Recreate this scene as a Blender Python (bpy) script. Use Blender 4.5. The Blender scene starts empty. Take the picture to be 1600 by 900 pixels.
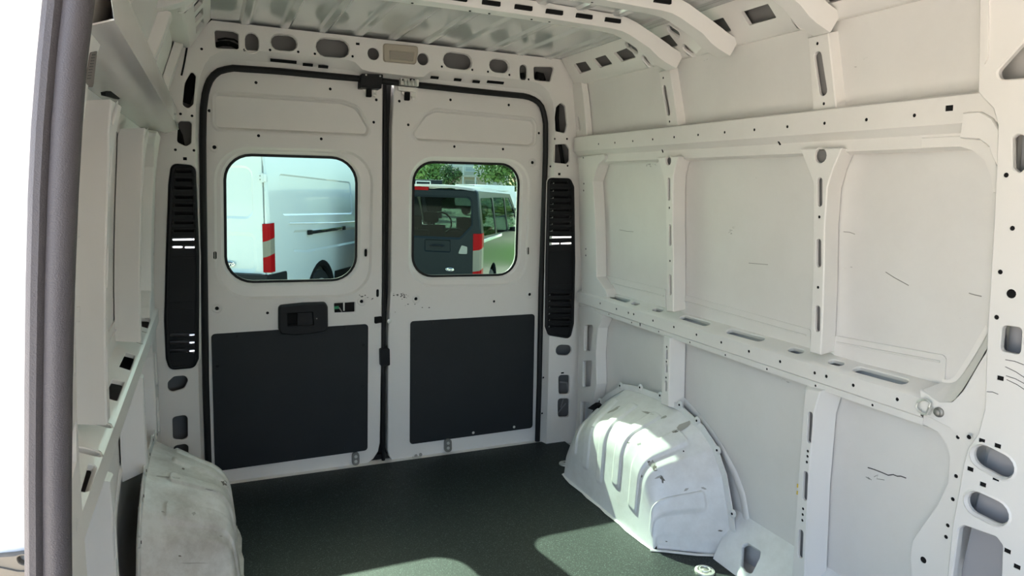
import bpy, bmesh, math, random
from mathutils import Vector, Matrix
from mathutils.geometry import delaunay_2d_cdt

random.seed(7)
SC = bpy.context.scene
COL = SC.collection

# ------------------------------------------------------------------ camera
FPX = 1076.0
CAMZ = 1.338
_y, _p, _r = math.radians(23.81), math.radians(8.373), math.radians(-1.595)
FW = Vector((math.sin(_y) * math.cos(_p), math.cos(_y) * math.cos(_p), -math.sin(_p)))
_r0 = Vector((math.cos(_y), -math.sin(_y), 0))
_d0 = FW.cross(_r0)
RT = math.cos(_r) * _r0 + math.sin(_r) * _d0
DN = -math.sin(_r) * _r0 + math.cos(_r) * _d0
EYE = Vector((0, 0, CAMZ))
cam_d = bpy.data.cameras.new('camera')
cam_d.sensor_width = 36.0
cam_d.lens = FPX / 1600 * 36.0
cam_d.clip_start = 0.02
cam_d.clip_end = 600
cam = bpy.data.objects.new('camera', cam_d)
COL.objects.link(cam)
cam.matrix_world = Matrix.Translation(EYE) @ Matrix((RT, -DN, -FW)).transposed().to_4x4()
SC.camera = cam

# ------------------------------------------------------------------ light
SUN_TRAVEL = Vector((0.17, -0.955, -0.885)).normalized()
world = bpy.data.worlds.new('sky')
SC.world = world
world.use_nodes = True
wn = world.node_tree
wn.nodes.clear()
_o = wn.nodes.new('ShaderNodeOutputWorld')
_b = wn.nodes.new('ShaderNodeBackground')
_s = wn.nodes.new('ShaderNodeTexSky')
_s.sky_type = 'NISHITA'
_s.sun_disc = False
_s.sun_elevation = math.asin(-SUN_TRAVEL.z)
_s.sun_rotation = math.atan2(-SUN_TRAVEL.x, -SUN_TRAVEL.y)
_s.air_density = 1.0
_s.dust_density = 3.0
_b.inputs['Strength'].default_value = 0.52
wn.links.new(_s.outputs[0], _b.inputs[0])
wn.links.new(_b.outputs[0], _o.inputs[0])
sun_d = bpy.data.lights.new('sun', 'SUN')
sun_d.energy = 14.0
sun_d.angle = 0.012
sun_d.color = (1.0, 0.95, 0.86)
sun = bpy.data.objects.new('sun', sun_d)
COL.objects.link(sun)
sun.location = (-3, 20, 20)
sun.rotation_euler = SUN_TRAVEL.to_track_quat('-Z', 'Y').to_euler()
SC.view_settings.view_transform = 'Standard'
SC.view_settings.look = 'None'
SC.view_settings.gamma = 1.0
SC.view_settings.use_curve_mapping = False
SC.view_settings.exposure = 1.42
SC.cycles.max_bounces = 14
SC.cycles.diffuse_bounces = 8
SC.cycles.transparent_max_bounces = 16

# ------------------------------------------------------------------ materials
def new_mat(name):
    m = bpy.data.materials.new(name)
    m.use_nodes = True
    nt = m.node_tree
    return m, nt, nt.nodes['Principled BSDF']

def N(nt, kind, **kw):
    n = nt.nodes.new(kind)
    for k, v in kw.items():
        if k in n.inputs.keys() if isinstance(k, str) else False:
            n.inputs[k].default_value = v
        else:
            setattr(n, k, v)
    return n

def ramp(nt, src, stops):
    r = nt.nodes.new('ShaderNodeValToRGB')
    e = r.color_ramp.elements
    e[0].position, e[0].color = stops[0]
    e[1].position, e[1].color = stops[-1]
    for p, c in stops[1:-1]:
        q = e.new(p)
        q.color = c
    nt.links.new(src, r.inputs[0])
    return r

def mixc(nt, fac, a, b):
    m = nt.nodes.new('ShaderNodeMix')
    m.data_type = 'RGBA'
    if hasattr(fac, 'links'):
        nt.links.new(fac, m.inputs[0])
    else:
        m.inputs[0].default_value = fac
    for i, v in ((6, a), (7, b)):
        if hasattr(v, 'links'):
            nt.links.new(v, m.inputs[i])
        else:
            m.inputs[i].default_value = (*v, 1) if len(v) == 3 else v
    return m.outputs[2]

def noise(nt, scale, detail=4, rough=.6, stretch=None, coord='Object'):
    tc = nt.nodes.new('ShaderNodeTexCoord')
    n = nt.nodes.new('ShaderNodeTexNoise')
    n.inputs['Scale'].default_value = scale
    n.inputs['Detail'].default_value = detail
    n.inputs['Roughness'].default_value = rough
    src = tc.outputs[coord]
    if stretch:
        mp = nt.nodes.new('ShaderNodeMapping')
        mp.inputs['Scale'].default_value = stretch
        nt.links.new(src, mp.inputs[0])
        src = mp.outputs[0]
    nt.links.new(src, n.inputs['Vector'])
    return n.outputs['Fac']

def plain(name, col, rough=.5, metal=0, spec=.5, coat=0, bump=None, vary=0):
    m, nt, b = new_mat(name)
    b.inputs['Base Color'].default_value = (*col, 1)
    b.inputs['Roughness'].default_value = rough
    b.inputs['Metallic'].default_value = metal
    b.inputs['Specular IOR Level'].default_value = spec
    b.inputs['Coat Weight'].default_value = coat
    if vary:
        f = noise(nt, 6, 5)
        c = mixc(nt, f, tuple(x * (1 - vary) for x in col), tuple(min(1, x * (1 + vary)) for x in col))
        nt.links.new(c, b.inputs['Base Color'])
    if bump:
        f = noise(nt, bump[0], 2)
        bp = nt.nodes.new('ShaderNodeBump')
        bp.inputs['Strength'].default_value = bump[1]
        bp.inputs['Distance'].default_value = .002
        nt.links.new(f, bp.inputs['Height'])
        nt.links.new(bp.outputs[0], b.inputs['Normal'])
    return m

def paint(name, col, rough, dirt, scuff, coat=0.0, bump=0.0):
    """white body paint; dirt = soft grime amount, scuff = dark chipped marks amount"""
    m, nt, b = new_mat(name)
    base = (*col, 1)
    g = noise(nt, 3.5 if dirt < .25 else 5.5, 7, .7)
    r1 = ramp(nt, g, [(.42, (0, 0, 0, 1)), (.78, (1, 1, 1, 1))] if dirt < .25 else [(.40, (0, 0, 0, 1)), (.66, (1, 1, 1, 1))])
    mul = nt.nodes.new('ShaderNodeMath')
    mul.operation = 'MULTIPLY'
    mul.inputs[1].default_value = dirt
    nt.links.new(r1.outputs[0], mul.inputs[0])
    c = mixc(nt, mul.outputs[0], base, (.36, .33, .28, 1))
    if scuff:
        s1 = noise(nt, 9, 7, .75, (1.0, .55, 1.6))
        r2 = ramp(nt, s1, [(.70 - .08 * scuff, (0, 0, 0, 1)), (.73 - .08 * scuff, (1, 1, 1, 1))])
        s2 = noise(nt, 3.0, 2, .5)
        r3 = ramp(nt, s2, [(.52, (0, 0, 0, 1)), (.60, (1, 1, 1, 1))])
        mm = nt.nodes.new('ShaderNodeMath')
        mm.operation = 'MULTIPLY'
        nt.links.new(r2.outputs[0], mm.inputs[0])
        nt.links.new(r3.outputs[0], mm.inputs[1])
        m2 = nt.nodes.new('ShaderNodeMath')
        m2.operation = 'MULTIPLY'
        m2.inputs[1].default_value = min(1, .5 + scuff * .4)
        nt.links.new(mm.outputs[0], m2.inputs[0])
        c = mixc(nt, m2.outputs[0], c, (.13, .12, .10, 1))
    nt.links.new(c, b.inputs['Base Color'])
    b.inputs['Roughness'].default_value = rough
    b.inputs['Coat Weight'].default_value = coat
    b.inputs['Coat Roughness'].default_value = .08
    if bump:
        f = noise(nt, 5, 2)
        bp = nt.nodes.new('ShaderNodeBump')
        bp.inputs['Strength'].default_value = bump
        bp.inputs['Distance'].default_value = .01
        nt.links.new(f, bp.inputs['Height'])
        nt.links.new(bp.outputs[0], b.inputs['Normal'])
    return m

M = {}
WHITE = (.72, .695, .658)
M['white'] = paint('white_paint', WHITE, .34, .05, 0)
M['skin'] = paint('white_panel_scuffed', (.68, .66, .63), .42, .15, .40, bump=.05)
M['rail'] = paint('white_rail_worn', WHITE, .36, .14, .25)
M['rail_gloss'] = paint('white_rail_gloss', WHITE, .20, .08, .1, coat=.4)
M['roof'] = paint('white_roof_gloss', (.56, .56, .545), .12, .02, 0, coat=.5, bump=.02)
M['primer'] = plain('grey_inner_primer', (.20, .195, .19), .5)  # grey inner paint, also the painted shade inside hollow sections
M['primer_light'] = plain('pale_inner_primer', (.33, .325, .33), .5)  # paler cavity shade for the pillar, also used on the braces
M['primer_dark'] = plain('dark_inner_primer', (.06, .06, .06), .6)  # dark tone for rail-hole shade and less bounce at the cab end
M['arch'] = paint('white_wheel_arch_worn', (.74, .735, .72), .34, .30, .5)
M['arch_dirty'] = paint('white_wheel_arch_grimy', (.66, .65, .61), .36, .80, .6)
M['door'] = paint('white_door_paint', WHITE, .30, .05, .12)
M['black'] = plain('black_plastic', (.009, .009, .010), .5, spec=.22, bump=(400, .15))
M['board'] = plain('black_hardboard', (.016, .018, .020), .62, spec=.3, bump=(700, .25), vary=.2)
M['rubber'] = plain('black_rubber', (.008, .008, .008), .55, spec=.3)
M['seal_grey'] = plain('grey_rubber_seal', (.060, .053, .056), .55, spec=.4, bump=(500, .4))
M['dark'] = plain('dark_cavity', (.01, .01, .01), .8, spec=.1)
M['galv'] = plain('galvanised_steel', (.66, .65, .60), .36, metal=.6, vary=.2)
M['steel_dull'] = plain('dull_steel', (.28, .27, .25), .5, metal=.7, vary=.2)
M['chrome'] = plain('chrome', (.85, .85, .85), .12, metal=1)
M['lamp'] = plain('beige_lamp_plastic', (.40, .35, .28), .45)
M['sticker'] = plain('brown_grey_sticker', (.17, .14, .13), .6)
M['sticker_line'] = plain('dark_print', (.04, .035, .035), .6)
M['green'] = plain('green_clip_plastic', (.01, .16, .07), .4)
M['yellow'] = plain('yellow_marker', (.65, .45, .06), .6)
M['red'] = plain('red_lens', (.30, .003, .005), .45, spec=.08)
M['lens'] = plain('clear_lens', (.22, .195, .155), .4, spec=.15)
M['vanwhite'] = plain('outdoor_white_paint', (.66, .675, .675), .18, coat=.6)
M['vandark'] = plain('dark_slate_paint', (.013, .018, .021), .30, spec=.10, coat=.04)
M['carblue'] = plain('blue_grey_paint', (.10, .16, .24), .2, coat=.7)
M['carsilver'] = plain('silver_paint', (.45, .47, .48), .25, coat=.5)
M['tyre'] = plain('tyre_rubber', (.015, .015, .015), .7)
M['rim'] = plain('alloy_rim', (.35, .35, .36), .35, metal=.7)
M['seat'] = plain('dark_seat_cloth', (.02, .022, .024), .8)
M['concrete'] = plain('pale_concrete', (.52, .475, .40), .85, vary=.08, bump=(60, .3))
M['block'] = plain('beige_jamb_bracket', (.17, .145, .11), .55, vary=.12)
M['grass'] = plain('lawn_grass', (.09, .20, .025), .9, vary=.4)
M['bark'] = plain('brown_bark', (.08, .055, .035), .9, vary=.3)
M['siding'] = plain('cream_siding', (.55, .51, .43), .8)
M['shingle'] = plain('grey_roof', (.20, .19, .18), .85, vary=.2)
M['badge'] = plain('dark_blue_enamel', (.01, .03, .10), .25, coat=.5)
M['leaf_a'] = plain('leaf_mid_green', (.085, .17, .035), .7, vary=.4)
M['leaf_b'] = plain('leaf_light_green', (.13, .23, .05), .7, vary=.4)
M['leaf_c'] = plain('leaf_dark_green', (.05, .105, .03), .7, vary=.4)

def mat_floor():
    m, nt, b = new_mat('dark_green_floor_mat')
    f = noise(nt, 220, 3, .8)
    r = ramp(nt, f, [(.42, (.003, .006, .005, 1)), (.58, (.010, .017, .014, 1)), (.68, (.12, .16, .14, 1))])
    d = noise(nt, 2.5, 5, .6)
    r2 = ramp(nt, d, [(.5, (0, 0, 0, 1)), (.8, (.35, .35, .35, 1))])
    c = mixc(nt, r2.outputs[0], r.outputs[0], (.016, .025, .021))
    nt.links.new(c, b.inputs['Base Color'])
    b.inputs['Roughness'].default_value = .55
    b.inputs['Specular IOR Level'].default_value = .42
    bp = nt.nodes.new('ShaderNodeBump')
    bp.inputs['Strength'].default_value = .5
    bp.inputs['Distance'].default_value = .002
    nt.links.new(f, bp.inputs['Height'])
    nt.links.new(bp.outputs[0], b.inputs['Normal'])
    return m
M['mat'] = mat_floor()

def mat_glass(name, tint, gloss=.07):
    m = bpy.data.materials.new(name)
    m.use_nodes = True
    nt = m.node_tree
    nt.nodes.clear()
    o = nt.nodes.new('ShaderNodeOutputMaterial')
    t = nt.nodes.new('ShaderNodeBsdfTransparent')
    t.inputs[0].default_value = (*tint, 1)
    g = nt.nodes.new('ShaderNodeBsdfGlossy')
    g.inputs['Roughness'].default_value = .03
    mx = nt.nodes.new('ShaderNodeMixShader')
    lw = nt.nodes.new('ShaderNodeLayerWeight')
    lw.inputs['Blend'].default_value = gloss
    nt.links.new(lw.outputs['Fresnel'], mx.inputs[0])
    nt.links.new(t.outputs[0], mx.inputs[1])
    nt.links.new(g.outputs[0], mx.inputs[2])
    nt.links.new(mx.outputs[0], o.inputs[0])
    return m
M['glass'] = mat_glass('green_tinted_glass', (.25, .355, .295), .10)
M['glass_dark'] = mat_glass('smoked_glass', (.20, .25, .24), .2)

# ------------------------------------------------------------------ mesh helpers
WLOC = {}

def finish(o, name, parent, kind=None, label=None, cat=None, group=None):
    COL.objects.link(o)
    if parent is not None:
        o.parent = parent
    if kind:
        o['kind'] = kind
    if label:
        o['label'] = label
    if cat:
        o['category'] = cat
    if group:
        o['group'] = group
    return o

def empty(name, loc=(0, 0, 0), rz=0.0, **kw):
    o = bpy.data.objects.new(name, None)
    o.empty_display_size = .1
    o.location = loc
    o.rotation_euler = (0, 0, rz)
    WLOC[o] = Vector(loc)
    return finish(o, name, kw.pop('parent', None), **kw)

class MB:
    """collects geometry and links it as one mesh object"""
    def __init__(s):
        s.v, s.f, s.plugs = [], [], []
    def add(s, vs, fs):
        b = len(s.v)
        s.v += [Vector(v) for v in vs]
        s.f += [tuple(i + b for i in f) for f in fs]
        return s
    def box(s, x0, x1, y0, y1, z0, z1, bev=0.0):
        bm = bmesh.new()
        bmesh.ops.create_cube(bm, size=1)
        for v in bm.verts:
            v.co = Vector(((x0 + x1) / 2 + v.co.x * (x1 - x0), (y0 + y1) / 2 + v.co.y * (y1 - y0), (z0 + z1) / 2 + v.co.z * (z1 - z0)))
        if bev:
            bmesh.ops.bevel(bm, geom=bm.edges[:], offset=bev, segments=2, affect='EDGES', profile=.7)
        return s.bm(bm)
    def bm(s, bm):
        bm.verts.index_update()
        s.add([v.co.copy() for v in bm.verts], [[v.index for v in f.verts] for f in bm.faces])
        bm.free()
        return s
    def sweep(s, path, sect, up=Vector((0, 0, 1)), closed=False, cap=True):
        """sect: list of (a,b) offsets along side / up of the path frame"""
        n, k = len(path), len(sect)
        path = [Vector(p) for p in path]
        rings = []
        for i, p in enumerate(path):
            a = path[i - 1] if (i > 0 or closed) else p
            c = path[(i + 1) % n] if (i < n - 1 or closed) else p
            t = (c - a).normalized()
            side = t.cross(up)
            side = side.normalized() if side.length > 1e-6 else Vector((1, 0, 0))
            u = side.cross(t).normalized()
            rings.append([p + side * q[0] + u * q[1] for q in sect])
        b = len(s.v)
        for r in rings:
            s.v += r
        for i in range(n if closed else n - 1):
            for j in range(k):
                s.f.append((b + i * k + j, b + i * k + (j + 1) % k, b + ((i + 1) % n) * k + (j + 1) % k, b + ((i + 1) % n) * k + j))
        if cap and not closed:
            s.f.append(tuple(b + j for j in range(k)))
            s.f.append(tuple(b + (n - 1) * k + j for j in reversed(range(k))))
        return s
    def tube(s, path, r, n=8, up=Vector((0, 0, 1)), closed=False, flat=1.0):
        return s.sweep(path, [(r * math.cos(2 * math.pi * i / n), r * flat * math.sin(2 * math.pi * i / n)) for i in range(n)], up, closed)
    def lathe(s, c, axis, prof, n=20):
        """prof: (radius, height along axis)"""
        axis = Vector(axis).normalized()
        a = axis.orthogonal().normalized()
        bb = axis.cross(a)
        c = Vector(c)
        b = len(s.v)
        for r, h in prof:
            for i in range(n):
                t = 2 * math.pi * i / n
                s.v.append(c + axis * h + (a * math.cos(t) + bb * math.sin(t)) * r)
        for k in range(len(prof) - 1):
            for i in range(n):
                s.f.append((b + k * n + i, b + k * n + (i + 1) % n, b + (k + 1) * n + (i + 1) % n, b + (k + 1) * n + i))
        if prof[0][0] > 1e-5:
            s.f.append(tuple(b + i for i in reversed(range(n))))
        if prof[-1][0] > 1e-5:
            s.f.append(tuple(b + (len(prof) - 1) * n + i for i in range(n)))
        return s
    def prism(s, poly, f0, f1):
        """poly of uv, f0/f1 map uv to 3D on the two end faces"""
        n = len(poly)
        a = [f0(*p) for p in poly]
        c = [f1(*p) for p in poly]
        fs = [tuple(range(n)), tuple(range(2 * n - 1, n - 1, -1))] + [(i, (i + 1) % n, n + (i + 1) % n, n + i) for i in range(n)]
        return s.add(a + c, fs)
    def grid(s, rows, closed_u=False):
        n, k = len(rows), len(rows[0])
        b = len(s.v)
        for r in rows:
            s.v += [Vector(p) for p in r]
        for i in range(n - 1):
            for j in range(k if closed_u else k - 1):
                s.f.append((b + i * k + j, b + i * k + (j + 1) % k, b + (i + 1) * k + (j + 1) % k, b + (i + 1) * k + j))
        return s
    def build(s, name, mat, parent=None, smooth=35, local=False, weld=False, **kw):
        me = bpy.data.meshes.new(name)
        o = bpy.data.objects.new(name, me)
        pw = WLOC.get(parent, Vector((0, 0, 0))) if parent is not None else Vector((0, 0, 0))
        if local:
            org = Vector((0, 0, 0))
            o.location = org
            WLOC[o] = org
        else:
            lo = Vector([min(v[i] for v in s.v) for i in range(3)])
            hi = Vector([max(v[i] for v in s.v) for i in range(3)])
            org = Vector(((lo.x + hi.x) / 2, (lo.y + hi.y) / 2, lo.z))
            o.location = org - pw
            WLOC[o] = org
        bm = bmesh.new()
        vs = [bm.verts.new(v - org) for v in s.v]
        for f in s.f:
            if len(set(f)) < 3:
                continue
            try:
                bm.faces.new([vs[i] for i in f])
            except ValueError:
                pass
        if weld:
            bmesh.ops.remove_doubles(bm, verts=bm.verts[:], dist=1e-5)
        bmesh.ops.recalc_face_normals(bm, faces=bm.faces[:])
        bm.to_mesh(me)
        bm.free()
        if smooth:
            for p in me.polygons:
                p.use_smooth = True
            me.set_sharp_from_angle(angle=math.radians(smooth))
        me.materials.append(M[mat] if isinstance(mat, str) else mat)
        finish(o, name, parent, **kw)
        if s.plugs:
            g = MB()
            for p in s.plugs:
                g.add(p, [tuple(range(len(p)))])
            g.build('screw_holes', 'dark', o, smooth=0)['kind'] = 'stuff'  # dark discs paint the shade inside the small holes
        return o

# ------------------------------------------------------------------ surfaces of the van (u, v, depth away from the cabin) -> point
# survey(): measured photo positions are intersected with the real surface they lie on
def ray(x, y):
    return RT * ((x - 800) / FPX) + DN * ((y - 450) / FPX) + FW

def tumble(z):
    return .075 * max(0.0, z - .75) ** 2

def lean(z):
    # the sliding-door side carries a thicker head above the belt rail
    return .075 * max(0.0, min(1.0, (z - 1.45) / .38))

CX = .767            # centre line of the van
CXL = .7585          # the left wall sits a touch farther out

class SurfY:
    def __init__(s, y0):
        s.y = y0
        s.dens = None
    def M(s, u, v, d):
        return Vector((u, s.y + d, v))
    def at(s, x, y):
        r = ray(x, y)
        t = s.y / r.y
        return (r.x * t, CAMZ + r.z * t)

class SurfX:
    """side wall layer: a = X at the sill; leans in with height"""
    def __init__(s, a, mirror=False):
        s.a, s.m = a, mirror
        s.dens = .09
    def M(s, u, v, d):
        x = s.a - tumble(v) + d
        return Vector((2 * CXL - x + lean(v) if s.m else x, u, v))
    def at(s, x, y):
        r = ray(x, y)
        v = 1.0
        for _ in range(12):
            X = s.a - tumble(v)
            if s.m:
                X = 2 * CXL - X + lean(v)
            t = X / r.x
            v = CAMZ + r.z * t
        return (r.y * t, v)

class SurfP:
    """profile in X-Z swept along Y; u = Y, v = arc length"""
    def __init__(s, pts, mirror=False):
        s.p, s.m = [Vector((q[0], q[1])) for q in pts], mirror
        s.s = [0.0]
        for a, b in zip(s.p, s.p[1:]):
            s.s.append(s.s[-1] + (b - a).length)
        s.L = s.s[-1]
        s.dens = None
        s.breaks = s.s[1:-1]
    def M(s, u, v, d):
        k = 0
        while k < len(s.p) - 2 and v > s.s[k + 1]:
            k += 1
        t = (s.p[k + 1] - s.p[k]).normalized()
        q = s.p[k] + t * (v - s.s[k]) + Vector((-t.y, t.x)) * d
        return Vector((2 * CXL - q.x if s.m else q.x, u, q.y))
    def at(s, x, y, k):
        r = ray(x, y)
        ex = 0.0
        if s.m:
            r, ex = Vector((-r.x, r.y, r.z)), 2 * CXL
        a, b = s.p[k], s.p[k + 1]
        e = (b - a).normalized()
        n = Vector((-e.y, e.x))
        o = Vector((a.x - ex, a.y - CAMZ))
        t = n.dot(o) / n.dot(Vector((r.x, r.z)))
        q = Vector((ex + r.x * t, CAMZ + r.z * t))
        return (r.y * t, s.s[k] + (q - a).dot(e))

class SurfF:
    """free plane: origin, u axis, v axis, outward normal; curve(v) bends it"""
    def __init__(s, o, u, v, n, curve=None):
        s.o, s.u, s.v, s.n = Vector(o), Vector(u), Vector(v), Vector(n)
        s.curve = curve
        s.dens = .12 if curve else None
    def M(s, u, v, d):
        return s.o + s.u * u + s.v * v + s.n * (d + (s.curve(v) if s.curve else 0))

def S_px(S, pts, *a):
    return [S.at(x, y, *a) for x, y in pts]

# ---- 2D polygons
def area(p):
    return sum(p[i - 1][0] * p[i][1] - p[i][0] * p[i - 1][1] for i in range(len(p))) / 2

def ccw(p):
    return list(p) if area(p) > 0 else list(reversed(p))

def offset(p, d):
    """shrink (d>0) or grow (d<0) a ccw polygon"""
    n = len(p)
    out = []
    for i in range(n):
        a, b, c = Vector(p[i - 1]), Vector(p[i]), Vector(p[(i + 1) % n])
        e1, e2 = (b - a), (c - b)
        if e1.length < 1e-9 or e2.length < 1e-9:
            out.append(tuple(b))
            continue
        e1.normalize(); e2.normalize()
        n1, n2 = Vector((-e1.y, e1.x)), Vector((-e2.y, e2.x))
        m = n1 + n2
        if m.length < 1e-6:
            m = n1
        m.normalize()
        k = max(.5, m.dot(n1))
        q = b + m * (d / k)
        out.append((q.x, q.y))
    return out

def rnd(p, r, n=5):
    """round the corners of a polygon"""
    if area(p) < 0:
        p = list(reversed(p))
        if isinstance(r, (list, tuple)):
            r = list(reversed(r))
    k = len(p)
    out = []
    for i in range(k):
        a, b, c = Vector(p[i - 1]), Vector(p[i]), Vector(p[(i + 1) % k])
        rr = r[i] if isinstance(r, (list, tuple)) else r
        e1, e2 = (a - b), (c - b)
        l1, l2 = e1.length, e2.length
        e1.normalize(); e2.normalize()
        ang = math.acos(max(-1, min(1, e1.dot(e2))))
        if rr < 1e-6 or ang > 3.05:
            out.append((b.x, b.y))
            continue
        t = min(rr / math.tan(ang / 2), .48 * l1, .48 * l2)
        rr2 = t * math.tan(ang / 2)
        bis = (e1 + e2).normalized()
        cen = b + bis * (rr2 / math.sin(ang / 2))
        s0 = (b + e1 * t) - cen
        s1 = (b + e2 * t) - cen
        a0 = math.atan2(s0.y, s0.x)
        da = math.atan2(s1.y, s1.x) - a0
        while da > math.pi: da -= 2 * math.pi
        while da < -math.pi: da += 2 * math.pi
        for j in range(n + 1):
            q = a0 + da * j / n
            out.append((cen.x + rr2 * math.cos(q), cen.y + rr2 * math.sin(q)))
    return out

def circ(c, r, n=8):
    return [(c[0] + r * math.cos(2 * math.pi * i / n), c[1] + r * math.sin(2 * math.pi * i / n)) for i in range(n)]

def stadium(a, b, r, n=6):
    a, b = Vector(a), Vector(b)
    t = math.atan2((b - a).y, (b - a).x)
    return [tuple(b + Vector((math.cos(t - math.pi / 2 + math.pi * i / n), math.sin(t - math.pi / 2 + math.pi * i / n))) * r) for i in range(n + 1)] + \
           [tuple(a + Vector((math.cos(t + math.pi / 2 + math.pi * i / n), math.sin(t + math.pi / 2 + math.pi * i / n))) * r) for i in range(n + 1)]

def inside(p, x, y):
    c = False
    j = len(p) - 1
    for i in range(len(p)):
        xi, yi = p[i]
        xj, yj = p[j]
        if (yi > y) != (yj > y) and x < (xj - xi) * (y - yi) / (yj - yi) + xi:
            c = not c
        j = i
    return c

def resample(p, n):
    """closed polygon -> n points at equal arc length, starting at vertex 0"""
    L = [0]
    for i in range(len(p)):
        a, b = p[i], p[(i + 1) % len(p)]
        L.append(L[-1] + math.hypot(b[0] - a[0], b[1] - a[1]))
    out, k = [], 0
    for i in range(n):
        t = L[-1] * i / n
        while L[k + 1] < t:
            k += 1
        f = (t - L[k]) / max(1e-9, L[k + 1] - L[k])
        a, b = p[k], p[(k + 1) % len(p)]
        out.append((a[0] + (b[0] - a[0]) * f, a[1] + (b[1] - a[1]) * f))
    return out

def hole(poly, lip=.005, dep=.012, lift=.0):
    poly = ccw(poly)
    if lip:
        return dict(l=[(offset(poly, -lip), 0), (offset(poly, -lip * .5), -lift), (poly, lip * .6), (poly, dep)], cap=False)
    return dict(l=[(poly, 0), (poly, dep)], cap=False)

def recess(poly, steps, cap=True):
    poly = ccw(poly)
    return dict(l=[(offset(poly, i), d) for i, d in steps], cap=cap)

def dots(S, pts, r=.0045, k=None, n=8):
    out = []
    for q in pts:
        c = S.at(q[0], q[1]) if k is None else S.at(q[0], q[1], k)
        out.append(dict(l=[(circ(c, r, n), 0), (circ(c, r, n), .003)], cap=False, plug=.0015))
    return out

def sheet(mb, S, outer, holes=(), skirt=((0, .002),)):
    """sheet-metal panel with real holes, pressed recesses and folded edges"""
    outer = ccw(outer)
    for h in holes:
        for i, (p, d) in enumerate(h['l']):
            pass
    br = getattr(S, 'breaks', [])
    def dense(loop):
        if not (S.dens or br):
            return loop
        out = []
        for i in range(len(loop)):
            a, b = loop[i], loop[(i + 1) % len(loop)]
            ts = [0.0]
            if S.dens:
                k = int(abs(b[1] - a[1]) / S.dens)
                ts += [j / (k + 1) for j in range(1, k + 1)]
            for q in br:
                if (a[1] - q) * (b[1] - q) < -1e-12:
                    ts.append((q - a[1]) / (b[1] - a[1]))
            for t in sorted(ts):
                out.append((a[0] + (b[0] - a[0]) * t, a[1] + (b[1] - a[1]) * t))
        return out
    outer = dense(outer)
    vs, es = [], []
    def loop_in(p):
        b = len(vs)
        vs.extend(Vector(q) for q in p)
        es.extend((b + i, b + (i + 1) % len(p)) for i in range(len(p)))
    loop_in(outer)
    hp = [h['l'][0][0] for h in holes]
    for p in hp:
        loop_in(p)
    us = [p[0] for p in outer]
    wv = [p[1] for p in outer]
    u0, u1, v0, v1 = min(us), max(us), min(wv), max(wv)
    for q in br:
        if v0 < q < v1:
            b = len(vs)
            vs.extend((Vector((u0 - .01, q)), Vector((u1 + .01, q))))
            es.append((b, b + 1))
    boxes = [(min(q[0] for q in p), max(q[0] for q in p), min(q[1] for q in p), max(q[1] for q in p)) for p in hp]
    def ok(x, y):
        if not inside(outer, x, y):
            return False
        for p, bx in zip(hp, boxes):
            if bx[0] <= x <= bx[1] and bx[2] <= y <= bx[3] and inside(p, x, y):
                return False
        return True
    if S.dens:
        nv = int((v1 - v0) / S.dens)
        nu = max(1, int((u1 - u0) / .25))
        for j in range(1, nv + 1):
            for i in range(nu + 1):
                x, y = u0 + (u1 - u0) * (i + .5) / (nu + 1), v0 + (v1 - v0) * j / (nv + 1)
                if ok(x, y):
                    vs.append(Vector((x, y)))
    ov, oe, of, _, _, _ = delaunay_2d_cdt(vs, es, [], 0, 1e-7)
    fs = []
    for f in of:
        cx = sum(ov[i].x for i in f) / len(f)
        cy = sum(ov[i].y for i in f) / len(f)
        if ok(cx, cy):
            fs.append(tuple(f))
    d0 = 0.0
    mb.add([S.M(q.x, q.y, d0) for q in ov], fs)
    # folded edge
    prev = [S.M(u, v, 0) for u, v in outer]
    n = len(outer)
    for ins, d in skirt:
        nxt = [S.M(u, v, d) for u, v in offset(outer, ins)]
        mb.add(prev + nxt, [(i, (i + 1) % n, n + (i + 1) % n, n + i) for i in range(n)])
        prev = nxt
    for h in holes:
        loops = h['l']
        n = len(loops[0][0])
        prev = [S.M(u, v, loops[0][1]) for u, v in loops[0][0]]
        for p, d in loops[1:]:
            nxt = [S.M(u, v, d) for u, v in p]
            mb.add(prev + nxt, [(i, (i + 1) % n, n + (i + 1) % n, n + i) for i in range(n)])
            prev = nxt
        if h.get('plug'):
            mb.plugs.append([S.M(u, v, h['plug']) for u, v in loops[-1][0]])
        if h.get('cap'):
            p, d = loops[-1]
            mb.add([S.M(u, v, d) for u, v in p], [tuple(range(n))])
    return mb

def plate(S, poly, d0, d1):
    """solid plate following S between two depths"""
    poly = ccw(poly)
    return MB().prism(poly, lambda u, v: S.M(u, v, d0), lambda u, v: S.M(u, v, d1))

# ================================================================== SETTING: the cargo bay
Y0, Y1 = -1.3, 3.20
SKR, FACE = 1.785, 1.716

floor = MB().box(-.16, 1.70, Y0, 3.135, -.012, 0).build('floor', 'mat', kind='structure')
MB().box(-.27, 1.80, Y0, 3.30, -.05, -.014).build('floor_pan', 'white', floor)
MB().box(-.02, 1.58, 3.136, 3.22, -.02, -.004, .003).build('door_sill', 'white', floor)

# ---------------- roof with pressed beads
def roof_z(x):
    k = (x - CX) / .152
    f = abs(k - round(k)) * .152
    bead = max(0.0, min(1.0, (.024 - f) / .010))
    return 1.957 + .012 * (1 - ((x - CX) / .9) ** 2) - .009 * bead
rows = []
for i in range(24):
    y = Y0 - .03 + (Y1 + .08 - Y0) * i / 23
    rows.append([(x, y, roof_z(x)) for x in [-.17 + 1.874 * j / 375 for j in range(376)]])
ceiling = MB().grid(rows).build('ceiling', 'roof', kind='structure')

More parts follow.
